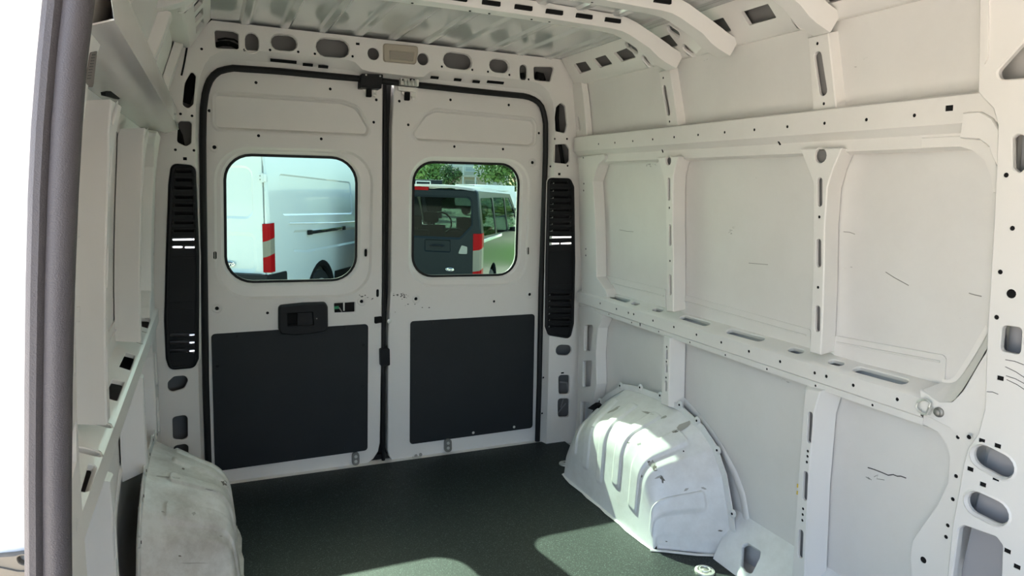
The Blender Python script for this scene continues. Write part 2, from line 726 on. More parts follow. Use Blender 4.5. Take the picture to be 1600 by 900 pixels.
# roof bows: hat sections running across and down onto the roof rails
def bow(y, wid=.030, rect=True):
    def pt(x, z):
        return (x, z)
    half = [(1.655, 1.802), (1.600, 1.822), (1.572, 1.836), (1.532, 1.864), (1.44, 1.902), (1.405, 1.912), (1.36, 1.916), (1.1, 1.921), (CX, 1.923)]
    path = [Vector((x, y, z)) for x, z in half] + [Vector((2 * CX - x, y, z)) for x, z in reversed(half[:-1])]
    mb = MB()
    # bottom face and the two side walls with their flanges
    n = len(path)
    ring = []
    for i, p in enumerate(path):
        t = (path[min(n - 1, i + 1)] - path[max(0, i - 1)]).normalized()
        up = Vector((0, 1, 0)).cross(t)
        if up.z < 0:
            up = -up
        h = .045 if 3 <= i <= n - 4 else .055
        ring.append([p + Vector((0, -wid - .018, 0)) + up * h, p + Vector((0, -wid - .003, 0)) + up * .004, p + Vector((0, -wid, 0)),
                     p + Vector((0, wid, 0)), p + Vector((0, wid + .003, 0)) + up * .004, p + Vector((0, wid + .018, 0)) + up * h])
    mb.grid(ring)
    o = mb.build('roof_bow', 'white', ceiling)
    # dark access cut-outs in the wall facing the cab
    for k in range(-5, 6):
        x = CX + k * .118
        sl = MB().box(x - .032, x + .032, y - wid - .0185, y - wid - .006, 1.934, 1.948, .002)
        sl.build('cut_out', 'dark', o)
    for x in (.2, .31, .52, .63, .83, .9, 1.06, 1.13, 1.27):
        MB().lathe((x, y + .012, 1.9215), (0, 0, -1), [(.004, 0), (.004, .0025)], 6).build('screw_hole', 'dark', o)
    return o
for yb in (2.285, 1.985, 1.565, .95):
    bow(yb)

# ---------------- side walls
RAIL_P = [(1.775, 1.603), (1.700 - .012, 1.592), (1.672, 1.586), (1.677, 1.520), (1.703, 1.499), (1.704, 1.4655), (1.728, 1.458)]
LEDGE_P = [(1.786, .846), (1.722, .818), (1.716, .812), (1.716, .764), (1.730, .756), (1.730, .737), (1.75, .730)]
CORN_P = [(1.592, 1.958), (1.668, 1.842), (1.678, 1.838), (1.706, 1.842)]

LRAIL_P = [(1.705, 1.655), (1.640, 1.628), (1.621, 1.610), (1.615, 1.525), (1.662, 1.508), (1.692, 1.515), (1.745, 1.505)]
LCORN_P = [(1.487, 1.958), (1.564, 1.845), (1.575, 1.841), (1.628, 1.848)]
R_SK, R_FACE, R_PIL = SurfX(SKR), SurfX(FACE), SurfX(1.700)
RAILr, LEDGEr, CORNr = SurfP(RAIL_P), SurfP(LEDGE_P), SurfP(CORN_P)

def rail_holes(S):
    h = dots(S, [(935, 225), (960.6, 223), (988.6, 220.4), (1019.6, 217.7), (1053, 214.3), (1090.6, 210.8), (1132, 206.8), (1178.5, 202.8), (1230, 198), (1288, 192.6), (1353.5, 187), (1428.5, 180.3)], .0052, 2)
    for q in ((1035.7, 235.7), (1218.7, 223)):
        c = S.at(*q, 4)
        h.append(dict(l=[(rnd([(c[0] - .005, c[1] - .008), (c[0] + .005, c[1] - .008), (c[0] + .005, c[1] + .008), (c[0] - .005, c[1] + .008)], .003, 3), d) for d in (0, .004)], cap=False, plug=.002))
    c = S.at(1483, 169, 2)
    h.append(dict(l=[([(c[0] - .01, c[1] - .007), (c[0] + .01, c[1] - .007), (c[0] + .01, c[1] + .007), (c[0] - .01, c[1] + .007)], d) for d in (0, .004)], cap=False, plug=.002))
    return h

def ledge_holes(S):
    h = []
    for a, b, w in (((952, 461.5), (980, 470), .014), ((990, 473), (996, 475), .012), ((1024, 483), (1032, 485), .013), ((1068, 495.5), (1104, 506), .015),
                    ((1141, 517.5), (1188, 530), .015), ((1238, 546), (1249, 549), .014), ((1301, 565), (1312, 568), .013), ((1341, 577), (1410, 595.5), .015)):
        h.append(hole(stadium(S.at(*a, 0), S.at(*b, 0), w), .004, .014))
    h += dots(S, [(937.7, 474), (963, 482.7), (981.7, 488.7), (990, 491), (1020, 501), (1052.7, 511), (1088, 523), (1126.7, 535), (1170, 549), (1218.7, 565), (1272.7, 582.7), (1291, 588), (1333, 602), (1401.7, 624)], .0055, 2)
    h += dots(S, [(951, 491), (986.7, 504), (1029, 518), (1077.7, 535), (1133, 554.7), (1198, 576.7), (1274, 602.7), (1363, 633)], .0042, 4)
    c = S.at(1000, 507, 4)
    h.append(dict(l=[(stadium((c[0], c[1] - .005), (c[0], c[1] + .005), .0045), d) for d in (0, .004)], cap=False, plug=.002))
    return h

def corn_holes(S):
    h = []
    for p in ([(896, 100), (915, 96), (924, 109), (906, 115.5)], [(926, 92.5), (946, 86), (957, 100), (937.5, 106)], [(959, 83), (982.5, 74), (993.5, 90), (971.5, 97)],
              [(1019, 64), (1046, 54), (1059.5, 71), (1032, 80)], [(1095, 38.5), (1130, 27.5), (1143, 48), (1110, 58)], [(1158, 19), (1200, 6), (1213.5, 28), (1171, 40)],
              [(1284, -6), (1293, 6), (1340, -6), (1326, -20)]):
        h.append(dict(l=[(rnd(S_px(S, p, 0), .004, 3), d) for d in (0, .012)], cap=False))
    for a, b in (((981, 71), (993, 79)), ((1007, 92), (1015, 103)), ((1047, 45.5), (1058, 53)), ((1071, 75), (1082, 86)), ((1225, -2), (1233, 7)), ((1243, 28), (1254, 43))):
        h.append(hole(stadium(S.at(*a, 0), S.at(*b, 0), .013), .006, .012, .002))
    return h

def LHL(S):
    h = []
    for p in ([(220.7, 496.5), (236, 498), (231, 513), (216.7, 509)], [(196.7, 550.7), (212, 554.7), (203.5, 578.7), (186, 573)], [(176.7, 592), (195, 596), (183, 627), (162, 620)], [(139, 724), (152, 728), (141, 764), (125, 772)]):
        h.append(hole(rnd(S_px(S, p, 0), .006, 3), .003, .012))
    for a, b in (((215, 515.5), (228, 519.5)), ((209.5, 533), (221, 537))):
        h.append(dict(l=[(stadium(S.at(*a, 0), S.at(*b, 0), .006, 3), d) for d in (0, .004)], cap=False, plug=.002))
    for a, b in (((151, 660), (165, 663.5)), ((130, 703), (148, 707.5))):
        h.append(hole(stadium(S.at(*a, 0), S.at(*b, 0), .014, 4), .004, .012))
    return h

# hole layouts are measured once on the right-hand wall and used for both sides
RH, LH, CH = rail_holes(RAILr), ledge_holes(LEDGEr), corn_holes(CORNr)

UP_POSTS = [
    dict(o=[(1028, 247), (1060, 245), (1055, 258), (1051.5, 275), (1050.5, 300), (1050.5, 353), (1051, 486), (1042, 485), (1041, 353), (1040.5, 300), (1036, 272)],
         notch=(1044, 251, .018), slots=[((1045, 281), (1045, 310)), ((1046.4, 354), (1046.7, 381)), ((1046.7, 432), (1047, 458))], dots=[(1045.7, 324.7), (1046.7, 407.7)], w=.008, fl=.004),
    dict(o=[(1251.7, 234), (1313, 232.7), (1300, 263), (1291, 293), (1287, 353), (1283, 520), (1280.5, 553), (1266, 549), (1268, 510), (1271.7, 286.7), (1265, 268)],
         notch=(1281.7, 243, .022), slots=[((1280.7, 282), (1280.7, 318)), ((1279, 378), (1279, 413)), ((1277.5, 482), (1277, 514))], dots=[(1280, 339), (1278, 449)], w=.009, fl=.004)]
LO_POSTS = [
    dict(o=[(1037, 526), (1046, 529), (1044, 634), (1033, 630)], notch=None, slots=[((1041.7, 549), (1041.4, 559)), ((1041, 571), (1041, 581)), ((1040.3, 598), (1040, 609))], dots=[(1041.5, 542), (1041, 565), (1040.5, 590)], w=.007, fl=-.022),
    dict(o=[(1259, 608), (1280, 612.5), (1271, 643), (1262, 755), (1256, 905), (1238, 900), (1247.7, 755), (1256, 643)], notch=None,
         slots=[((1266, 648), (1264, 688)), ((1258.8, 741), (1257, 778)), ((1251.5, 832), (1250, 868))], dots=[(1262, 705), (1261.5, 713), (1260.5, 722), (1254.6, 795), (1254, 804), (1253.4, 813)], w=.009, fl=-.030)]
TOP_POSTS = [
    dict(o=[(1030, 113), (1046, 109), (1059, 196), (1043, 199)], notch=None, slots=[((1037.5, 138), (1044, 176))], dots=[(1036, 121.7), (1046, 190)], w=.012, fl=-.010),
    dict(o=[(1263, 60), (1293, 53), (1305, 168), (1271, 172)], notch=None, slots=[((1277.5, 88), (1286, 142))], dots=[(1277, 68), (1287, 162)], w=.014, fl=-.010)]

def post(S, spec, mirror, name, parent, depth=.066):
    T = SurfX(S.a, mirror)
    hs = []
    if spec['notch']:
        c = S.at(spec['notch'][0], spec['notch'][1])
        hs.append(hole(circ(c, spec['notch'][2], 14), .003, .010))
    for a, b in spec['slots']:
        hs.append(hole(stadium(S.at(*a), S.at(*b), spec['w']), .0025, .010))
    hs += dots(S, spec['dots'], .005)
    mb = MB()
    sheet(mb, T, S_px(S, spec['o']), hs, ((-.003, .003), (spec['fl'], depth)))
    po = mb.build(name, 'white', parent)
    mb = MB()
    sheet(mb, SurfX(S.a + .018, mirror), offset(ccw(S_px(S, spec['o'])), .002))
    mb.build('post_lining', 'primer', po)  # grey sheet added behind the slots so they look shaded
    return po

def strip_plate(S, T, poly, d0, d1, name, mat, parent):  # plain raised strip between two depths
    return plate(T, S_px(S, poly), d0, d1).build(name, mat, parent)

def arch_bead(mirror, parent):
    """the shallow pressed arc in the outer skin round the wheel"""
    S, T = SurfX(SKR - .001), SurfX(SKR - .001, mirror)
    q = S_px(S, [(1066, 624), (1090, 650), (1111, 676), (1129, 704), (1148, 740), (1160, 773), (1166, 810), (1167, 830)])
    MB().tube([T.M(u, v, 0) for u, v in q], .016, 10, up=Vector((1, 0, 0)), flat=.4).build('arch_bead', 'skin', parent)

def side_wall(mirror):
    side = 'left' if mirror else 'right'
    T = SurfX(SKR, mirror)
    mb = MB()
    if mirror:
        sheet(mb, T, [(1.02, -.05), (3.2, -.05), (3.2, 1.97), (Y0, 1.97), (Y0, 1.80), (1.02, 1.80)])
    else:
        sheet(mb, T, [(Y0, -.05), (3.2, -.05), (3.2, 1.97), (Y0, 1.97)])
    wall = mb.build('wall_' + side, 'skin', kind='structure')
    ya = 1.0 if mirror else 1.045
    # upper rail, ledge, cornice
    S = SurfP(LRAIL_P if mirror else RAIL_P, mirror)
    mb = MB(); sheet(mb, S, [(ya, 0), (3.06, 0), (3.10, S.L), (ya, S.L)], () if mirror else RH)
    mb.build('upper_rail', 'rail_gloss' if mirror else 'rail', wall)
    S = SurfP(LEDGE_P, mirror)
    end = 1.175
    mb = MB(); sheet(mb, S, [(end if not mirror else .98, 0), (3.06, 0), (3.06, S.L), (end if not mirror else .98, S.L)], LHL(S) if mirror else LH)
    ledge = mb.build('ledge_rail', 'rail', wall)
    S = SurfP(LCORN_P if mirror else CORN_P, mirror)
    mb = MB(); sheet(mb, S, [(Y0, 0), (3.09, 0), (3.09, S.L), (Y0, S.L)], CH)
    mb.build('roof_rail', 'white', wall)
    S2 = SurfP([(1.545, 1.958), (1.595, 1.880), (1.600, 1.872)] if mirror else [(1.655, 1.958), (1.70, 1.872), (1.702, 1.866)], mirror)
    sheet(mb := MB(), S2, [(Y0, 0), (3.09, 0), (3.09, S2.L), (Y0, S2.L)])
    mb.build('rail_lining', 'primer', wall)  # added backing that paints the roof rail hollow in shade grey
    MB().prism([(1.733, .746), (1.783, .746), (1.783, .766), (1.733, .766)], lambda x, z: Vector((2 * CXL - x if mirror else x, 1.18, z)), lambda x, z: Vector((2 * CXL - x if mirror else x, 3.05, z))).build('ledge_lining', 'primer', wall)  # grey bar added so the ledge slots look shaded
    if not mirror:
        MB().prism([(1.735, 1.50), (1.74, 1.50), (1.74, 1.585), (1.735, 1.585)], lambda x, z: Vector((2 * CXL - x if mirror else x, 1.06, z)), lambda x, z: Vector((2 * CXL - x if mirror else x, 3.08, z))).build('upper_rail_lining', 'primer_dark', wall)  # dark bar added behind the rail holes as their shade
    for p in UP_POSTS:
        post(R_FACE, p, mirror, 'upper_post', wall)
    for p in LO_POSTS:
        post(R_FACE, p, mirror, 'lower_post', wall, .064)
    for p in TOP_POSTS:
        post(SurfX(1.752), p, mirror, 'top_post', wall, .034)
    # thin reinforcing strips spot-welded to the skin above the ledge
    for p in ([(945, 430), (1040, 452), (1040, 487), (942, 463)], [(1064, 459), (1266, 515), (1266, 550), (1064, 492)], [(1302, 524), (1474, 555), (1478, 561), (1475, 600), (1302, 556)]):
        S = SurfX(SKR - .004)
        o = plate(SurfX(SKR - .004, mirror), rnd(S_px(S, p), .01, 3), 0, .006).build('weld_strip', 'skin', wall)
        o2 = S_px(S, [((p[0][0] * .97 + p[1][0] * .03), (p[0][1] * .97 + p[1][1] * .03) + 10), ((p[1][0] * .97 + p[0][0] * .03), (p[1][1] * .97 + p[0][1] * .03) + 11)])
        T2 = SurfX(SKR - .004, mirror)
        MB().tube([T2.M(*o2[0], -.001), T2.M(*o2[1], -.001)], .003, 6, up=Vector((1, 0, 0))).build('crease', 'skin', wall)
    # strip under the upper rail
    for p in ([(930, 255), (1026, 249), (1026, 254), (930, 260)], [(1076, 246), (1250, 236), (1250, 243), (1076, 252)], [(1334, 231), (1515, 222), (1520, 231), (1334, 239)]):
        strip_plate(SurfX(SKR - .006), SurfX(SKR - .006, mirror), p, 0, .008, 'weld_strip', 'skin', wall)
    # rear end frames next to the door pillar
    S = SurfX(1.728)
    Tm = SurfX(1.728, mirror)
    mb = MB()
    sheet(mb, Tm, rnd(S_px(S, [(904, 246), (952, 240), (935, 256), (926, 283), (930, 353), (931.7, 433), (945, 452), (950, 466), (909, 461), (905, 353)]), .01, 2),
          dots(S, [(912, 287), (911.7, 297.7), (915, 389), (915, 399), (911, 246.5)], .0055), ((-.002, .003), (-.006, .055)))
    mb.build('rear_frame_upper', 'white', wall)
    mb = MB()
    hs = [hole(rnd(S_px(S, p), .012, 4), .005, .016) for p in ([(914, 508), (927, 508), (922, 548), (912, 549)], [(911, 564), (925.5, 564), (922, 604), (910, 604.7)], [(907.7, 627.7), (921.5, 627.7), (920, 655), (906, 672)])]
    sheet(mb, Tm, rnd(S_px(S, [(905, 480), (925, 482), (942, 494), (934, 512), (931, 550), (932, 600), (927, 627), (925, 700), (896, 700), (902, 640)]), .012, 3), hs, ((-.002, .003), (-.006, .055)))
    mb.build('rear_frame_lower', 'white', wall)
    S = SurfX(1.752)
    Tm = SurfX(1.752, mirror)
    mb = MB()
    sheet(mb, Tm, rnd(S_px(S, [(890, 133), (908, 129), (911, 150), (917, 215), (900, 219)]), .006, 3), [hole(stadium(S.at(902.5, 185), S.at(905, 201), .010), .004, .012)], ((-.002, .003), (-.006, .03)))
    mb.build('rear_frame_top', 'white', wall)
    arch_bead(mirror, wall)
    return wall, ledge

wall_right, ledge_r = side_wall(False)
wall_left, ledge_l = side_wall(True)

# ---------------- front (cab side) pillar of the right wall
S = R_PIL
holes = [hole(rnd(S_px(S, [(1557, 112), (1562, 124.5), (1650, 118), (1650, 8)]), .012, 4), .007, .016),
         hole(rnd(S_px(S, [(1581, 215), (1590, 209), (1622, 218), (1622, 245), (1592, 271), (1582, 262)]), .006, 3), .004, .014),
         hole(rnd(S_px(S, [(1566, 508), (1597, 512), (1594, 555), (1562, 548)]), .010, 4), .003, .014),
         hole(stadium(S.at(1537, 714), S.at(1564, 728), .027, 8), .009, .014, .003),
         hole(stadium(S.at(1527, 787), S.at(1556, 801), .027, 8), .009, .014, .003),
         hole(rnd(S_px(S, [(1498, 826), (1506, 821), (1556, 839), (1566, 852), (1562, 960), (1480, 960)]), .010, 4), .005, .018)]
holes += dots(S, [(1572, 273.6), (1581.7, 356.7), (1562.7, 425), (1557, 495.7), (1493.7 + 20, 683)], .006)
holes += dots(S, [(1580, 459)], .011, n=12)
for q in ((1563, 591), (1534, 688.7), (1558.7, 696.7), (1516, 733), (1556, 747.7), (1535.7, 757), (1574, 861), (1589, 885.5)):
    c = S.at(*q)
    holes.append(dict(l=[([(c[0] - .0075, c[1] - .0055), (c[0] + .0075, c[1] - .0055), (c[0] + .0075, c[1] + .0055), (c[0] - .0075, c[1] + .0055)], d) for d in (0, .004)], cap=False, plug=.002))
edge = [(1532, -40), (1530, 143), (1537, 152), (1553, 168), (1561, 195), (1560, 220), (1553, 370), (1545, 503), (1543, 547), (1540, 640), (1530, 678), (1513, 703), (1507, 725), (1501, 760), (1490, 819), (1482, 897), (1478, 960)]
pe = S_px(S, edge)
sheet(mb := MB(), S, pe + [(Y0, -.05), (Y0, 1.90)], holes, ((-.003, .003), (-.006, .082)))
pillar = mb.build('front_pillar', 'white', wall_right)
sheet(mb := MB(), SurfX(1.755), [(Y0, -.05), (1.08, -.05), (1.0, .9), (1.02, 1.9), (Y0, 1.9)])
mb.build('pillar_lining', 'primer_light', pillar)  # grey panel added to give the pillar holes their shade
# folded triangular web on the pillar head
o = plate(SurfX(1.696), S_px(SurfX(1.696), [(1536, -30), (1545, -30), (1544, 90), (1538, 100)]), 0, .006).build('web_rib', 'white', wall_right)
# frame round the front end of the lower panel
S = SurfX(1.732)
inner = [(1441, 661), (1465.7, 674.7), (1480, 695), (1484.5, 715), (1481.6, 755.5), (1465.7, 790), (1439.7, 825), (1426.7, 845), (1423, 871), (1426, 905), (1430, 960)]
outer = [(1490, 960), (1492, 819), (1506, 760), (1516, 706), (1507, 690), (1490, 672), (1470, 655), (1444, 643)]
sheet(mb := MB(), S, S_px(S, inner + outer), dots(S, [(1484.5 + 12, 683), (1493.7, 744), (1492.6 - 4, 780), (1480.7, 821), (1478, 839)], .0055) + dots(S, [(1442.6, 875)], .009, n=12), ((-.002, .003), (-.008, .05)))
mb.build('lower_frame', 'white', wall_right)
# gusset plate that joins ledge and pillar, and the shelf sweeping up behind it
S = R_FACE
sheet(mb := MB(), S, S_px(S, [(1438, 611), (1468, 629), (1488, 629), (1505, 612), (1528, 572), (1548, 540), (1545, 640), (1533, 680), (1516, 704), (1505, 690), (1485, 668), (1440, 645)]), (), ((-.002, .003), (-.004, .02)))
mb.build('gusset_plate', 'rail', wall_right)
fr = S_px(R_FACE, [(1436, 611), (1455, 621), (1470, 629), (1482, 630), (1492, 624), (1504, 609), (1518, 586), (1535, 557), (1550, 530)])
bk = S_px(R_SK, [(1474, 597), (1482, 598.5), (1489, 598), (1496, 595), (1502, 589), (1510, 578), (1522, 560), (1535, 538), (1548, 514)])
MB().grid([[R_FACE.M(*q, 0) for q in fr], [R_SK.M(*q, -.003) for q in bk]]).build('shelf_sweep', 'white', wall_right)
bk2 = S_px(R_SK, [(1474, 592), (1482, 593), (1487, 592), (1492, 589), (1497, 583), (1504, 572), (1515, 555), (1527, 534), (1542, 508)])
MB().grid([[R_SK.M(*q, -.005) for q in bk], [R_SK.M(*q, -.005) for q in bk2]]).build('sweep_flange', 'white', wall_right)
# upper front corner of the big panel: rail flange turning down along the pillar
S = SurfX(1.740)
o1 = [(1440, 216), (1500, 213), (1530, 217), (1548, 232), (1558, 262), (1556, 300), (1552, 300), (1548, 275), (1538, 250), (1520, 235), (1500, 229), (1440, 231)]
sheet(mb := MB(), S, S_px(S, o1), (), ((-.001, .003), (0, .04)))
mb.build('corner_flange', 'white', wall_right)
S = SurfX(1.712)
o1 = [(1505, 178), (1530, 176), (1548, 186), (1560, 205), (1560, 262), (1552, 246), (1545, 226), (1530, 216), (1500, 214)]
sheet(mb := MB(), S, S_px(S, o1), (), ((-.002, .003), (-.004, .03)))
mb.build('corner_plate', 'white', wall_right)
# sill panel in front of the wheel housing
SILL_P = [(1.785, .155), (1.772, .135), (1.668, .012), (1.662, 0)]
def sill_side(mirror, parent):
    S, T = SurfP(SILL_P), SurfP(SILL_P, mirror)
    h = [hole(rnd(S_px(S, [(1160, 852), (1168, 849), (1188, 862), (1186, 872), (1174, 896), (1166, 893), (1158, 884)], 1), .008, 3), .006, .014)]
    sheet(mb := MB(), T, [(1.0, 0), (1.90, 0), (1.86, S.L), (1.0, S.L)], h)
    mb.build('sill_panel', 'arch', parent)
sill_side(False, wall_right)
sill_side(True, wall_left)

# scuffed yellow paint ticks on the lower post
for q in ((1246.5, 759), (1246, 770)):
    c = R_FACE.at(*q)
    plate(R_FACE, [(c[0] - .002, c[1] - .006), (c[0] + .003, c[1] - .006), (c[0] + .003, c[1] + .006), (c[0] - .002, c[1] + .006)], -.001, .001).build('paint_tick', 'yellow', wall_right)
# long dark scratches on the front lower panel
rs = random.Random(3)
def scratch(S, pts, w, parent, mat='sticker_line'):
    q = S_px(S, pts)
    MB().tube([S.M(*p, -.0006) for p in q], w, 4, up=Vector((1, 0, 0)), flat=.3).build('scratch', mat, parent)
scratch(R_SK, [(1356, 730.5), (1366, 733.5), (1380, 739), (1388, 742.5), (1396, 741.5), (1402, 744), (1408, 744), (1416, 747)], .0016, wall_right)
scratch(R_SK, [(1353, 745), (1359, 749), (1356, 745.5), (1362, 750)], .0012, wall_right, 'steel_dull')
scratch(R_SK, [(1366, 745), (1372, 742), (1370, 748), (1382, 750)], .0010, wall_right, 'steel_dull')
scratch(R_SK, [(968, 359), (980, 361.5), (990, 362)], .0010, wall_right, 'steel_dull')
scratch(R_SK, [(1170, 411), (1182, 412), (1200, 413.5)], .0010, wall_right, 'steel_dull')
scratch(R_SK, [(1384, 425), (1398, 434), (1420, 446)], .0012, wall_right, 'steel_dull')
scratch(R_SK, [(1514, 458), (1524, 461), (1534, 463)], .0012, wall_right, 'steel_dull')
scratch(R_SK, [(1318, 362), (1328, 363), (1336, 366)], .0010, wall_right, 'steel_dull')
for a, b in (((1571, 562), (1600, 570)), ((1571, 573), (1604, 592)), ((1572, 587), (1602, 600)), ((1573, 593), (1606, 612)), ((1542, 612), (1560, 616))):
    scratch(R_PIL, [a, ((a[0] + b[0]) / 2, (a[1] + b[1]) / 2 - 1.5), b], .0008, pillar)

# ---------------- rear wall: header and door pillars in one pressed frame
SF = SurfY(3.10)
SS = SurfY(3.155)
path_px = [(322, 752), (317, 600), (315, 450), (313, 300), (312, 220), (313, 170), (317, 140), (325, 120), (337, 108), (360, 102), (433, 107), (500, 113.5), (567, 119.5), (657, 129.5), (715, 136), (773, 142),
           (823, 147), (840, 154), (850, 166), (855, 190), (855, 233), (853, 300), (848, 450), (845, 600), (842, 692)]
H1 = S_px(SS, path_px)
H1 = [(H1[0][0], -.03)] + H1[1:-1] + [(H1[-1][0], -.03)]
H1 = ccw(rnd(H1, [0] + [.05] * (len(H1) - 2) + [0], 2))
H1 = ccw(resample(H1, 220))
xb0, xb1 = SF.at(560, 110)[0], SF.at(668, 120)[0]
def width(i):
    a, b, c = H1[i - 1], H1[i], H1[(i + 1) % len(H1)]
    t = Vector((c[0] - a[0], c[1] - a[1])).normalized()
    n = Vector((t.y, -t.x))
    if n.y < -.5:
        return n, .004
    w = .016 + .040 * max(0, n.y) ** 2
    if n.y > .7:
        e = min(1, max(0, min((b[0] - xb0) / .045 + .5, (xb1 - b[0]) / .045 + .5)))
        w = w * (1 - e) + .016 * e
    return n, w
H0, Hm = [], []
for i in range(len(H1)):
    n, w = width(i)
    H0.append((H1[i][0] + n.x * w, H1[i][1] + n.y * w))
    Hm.append((H1[i][0] + n.x * w * .36, H1[i][1] + n.y * w * .36))
def fx(z, s):
    x = 1.780 - tumble(z)
    return x if s > 0 else 2 * CXL - x + lean(z) - .010
out = [(fx(z, 1), z) for z in (-.05, .75, 1.1, 1.4, 1.7, 1.957)] + [(fx(z, -1), z) for z in (1.957, 1.7, 1.4, 1.1, .75, -.05)]
opening = dict(l=[(H0, 0), (Hm, .042), (H1, .055), (H1, .098)], cap=False)
fh = [opening]
def FP(*pts):
    return S_px(SF, pts)
fh.append(hole(rnd(FP((335, 47), (364, 49), (372, 53), (373, 77), (337, 75)), .008, 3), .006, .012))
fh.append(hole(stadium(SF.at(393.5, 62), SF.at(393.5, 72), .026), .006, .012))
fh.append(hole(stadium(SF.at(435.6, 66.5), SF.at(452, 67.8), .030), .007, .012, .002))
fh.append(hole(stadium(SF.at(507.6, 74), SF.at(532, 76.2), .036), .007, .012, .002))
fh.append(hole(circ(SF.at(583.7, 84), .026, 16), .004, .012))
fh.append(hole(circ(SF.at(661, 92.5), .026, 16), .004, .012))
fh.append(hole(stadium(SF.at(704, 94), SF.at(726, 96.8), .034), .007, .012, .002))
fh.append(hole(stadium(SF.at(774, 102.2), SF.at(786, 103.8), .029), .007, .012, .002))
fh.append(hole(stadium(SF.at(818, 107.5), SF.at(818, 119), .019), .005, .012))
fh.append(hole(rnd(FP((834, 104), (866, 104.5), (860, 127.5), (835, 125)), .010, 3), .006, .012))
fh += dots(SF, [(690.5, 104), (738, 109), (762.5, 112), (796, 117), (826, 124), (422, 78), (466, 81), (492, 84), (551, 88), (382, 78), (315, 76.5), (282, 178), (300, 181), (274, 234), (303, 235),
                (867, 217), (886, 217), (860, 260), (887, 259), (849, 590), (847, 646)], .0055)
for q, a, b in (((289, 248), .007, .006), ((874, 272), .007, .006), ((559, 68.5), .008, .005), ((879, 582.7), .009, .004)):
    c = SF.at(*q)
    fh.append(dict(l=[([(c[0] - a, c[1] - b), (c[0] + a, c[1] - b), (c[0] + a, c[1] + b), (c[0] - a, c[1] + b)], d) for d in (0, .004)], cap=False, plug=.002))
fh.append(hole(rnd(FP((299.7, 110.6), (306, 119), (302, 163), (294, 170), (285, 164), (288.7, 129)), .012, 4), .005, .012))
fh.append(hole(rnd(FP((280, 189), (299.7, 190), (298.5, 224), (291, 228.7), (276.5, 222), (277.7, 195)), .012, 4), .005, .012))
VENT_L = rnd(FP((269, 257), (304, 260), (309.6, 400), (309, 560), (303, 573), (266, 576.5), (261, 560), (258.5, 500), (261, 400), (265, 289)), .022, 4)
VENT_R = rnd(FP((856.5, 279), (890, 280), (895.5, 292), (897, 407), (895, 505), (889.5, 528), (857, 522.5), (852.5, 510), (853.5, 407)), .020, 4)
fh.append(hole(offset(VENT_L, -.002), .008, .014))
fh.append(hole(offset(VENT_R, -.002), .008, .014))
fh.append(hole(rnd(FP((262, 597), (272, 588), (290, 587), (294, 594), (288, 607), (268, 613), (262, 608)), .020, 3), .004, .012))
fh.append(hole(rnd(FP((269, 652), (293, 648), (293.5, 684), (285, 688), (270, 687)), .016, 4), .004, .012))
fh.append(hole(rnd(FP((271, 697), (294, 693), (294.5, 728), (271, 733)), .016, 4), .004, .012))
fh.append(hole(rnd(FP((869, 168), (876, 160.5), (883, 166), (886, 195), (883, 208), (868, 205), (867, 185)), .012, 4), .005, .012))
fh.append(hole(rnd(FP((866, 226), (884, 225), (890, 233), (890, 252), (886, 256), (864, 254)), .014, 4), .005, .012))
fh.append(hole(stadium(SF.at(876, 547), SF.at(886, 547.5), .028), .005, .012))
fh.append(hole(rnd(FP((872.7, 586), (890, 586), (890, 616), (873, 616)), .016, 4), .004, .012))
fh.append(hole(rnd(FP((871.7, 622.7), (889.5, 622.7), (889.5, 651.7), (872, 651.7)), .016, 4), .004, .012))
sheet(mb := MB(), SF, out, fh)
wall_back = mb.build('wall_back', 'white', kind='structure')
# closing panel behind the frame (with the two lit louvre slits on either side)
SB = SurfY(3.197)
bh = [dict(l=[(offset(H1, .001), 0), (offset(H1, .001), .004)], cap=False)]
for a, b in (((856, 371), (892, 370.5)), ((856, 381), (873, 380.5)), ((877, 380.5), (892, 380)), ((271, 374.5), (303, 374)), ((271, 386), (284, 386)), ((290, 386.5), (303, 386.5)), ((297, 523.5), (303, 523)), ((297, 535.5), (303, 535)), ((297, 548.5), (303, 548))):
    bh.append(dict(l=[(stadium(SB.at(*a), SB.at(*b), .0035, 3), d) for d in (0, .003)], cap=False))
wide = offset(ccw(out), -.012)
sheet(mb := MB(), SB, wide, bh)
mb.build('outer_panel', 'primer', wall_back)  # its grey also paints the shade behind the frame holes
for a, b in ((853, 895), (268, 306)):
    for y in ((366, 377) if a > 500 else (369.5, 381, 518.5, 531, 543.5)):
        p, q = SB.at(a, y), SB.at(b, y)
        MB().add([(p[0], 3.198, p[1] + .004), (q[0], 3.198, p[1] + .004), (q[0], 3.235, p[1] - .002), (p[0], 3.235, p[1] - .002), (p[0], 3.198, p[1] + .008), (q[0], 3.198, p[1] + .008), (q[0], 3.235, p[1] + .002), (p[0], 3.235, p[1] + .002)],
                 [(0, 1, 2, 3), (7, 6, 5, 4), (0, 4, 5, 1), (1, 5, 6, 2), (2, 6, 7, 3), (3, 7, 4, 0)]).build('vent_hood', 'white', wall_back)  # unseen outside strips, added to keep sun through the slits off the ledge
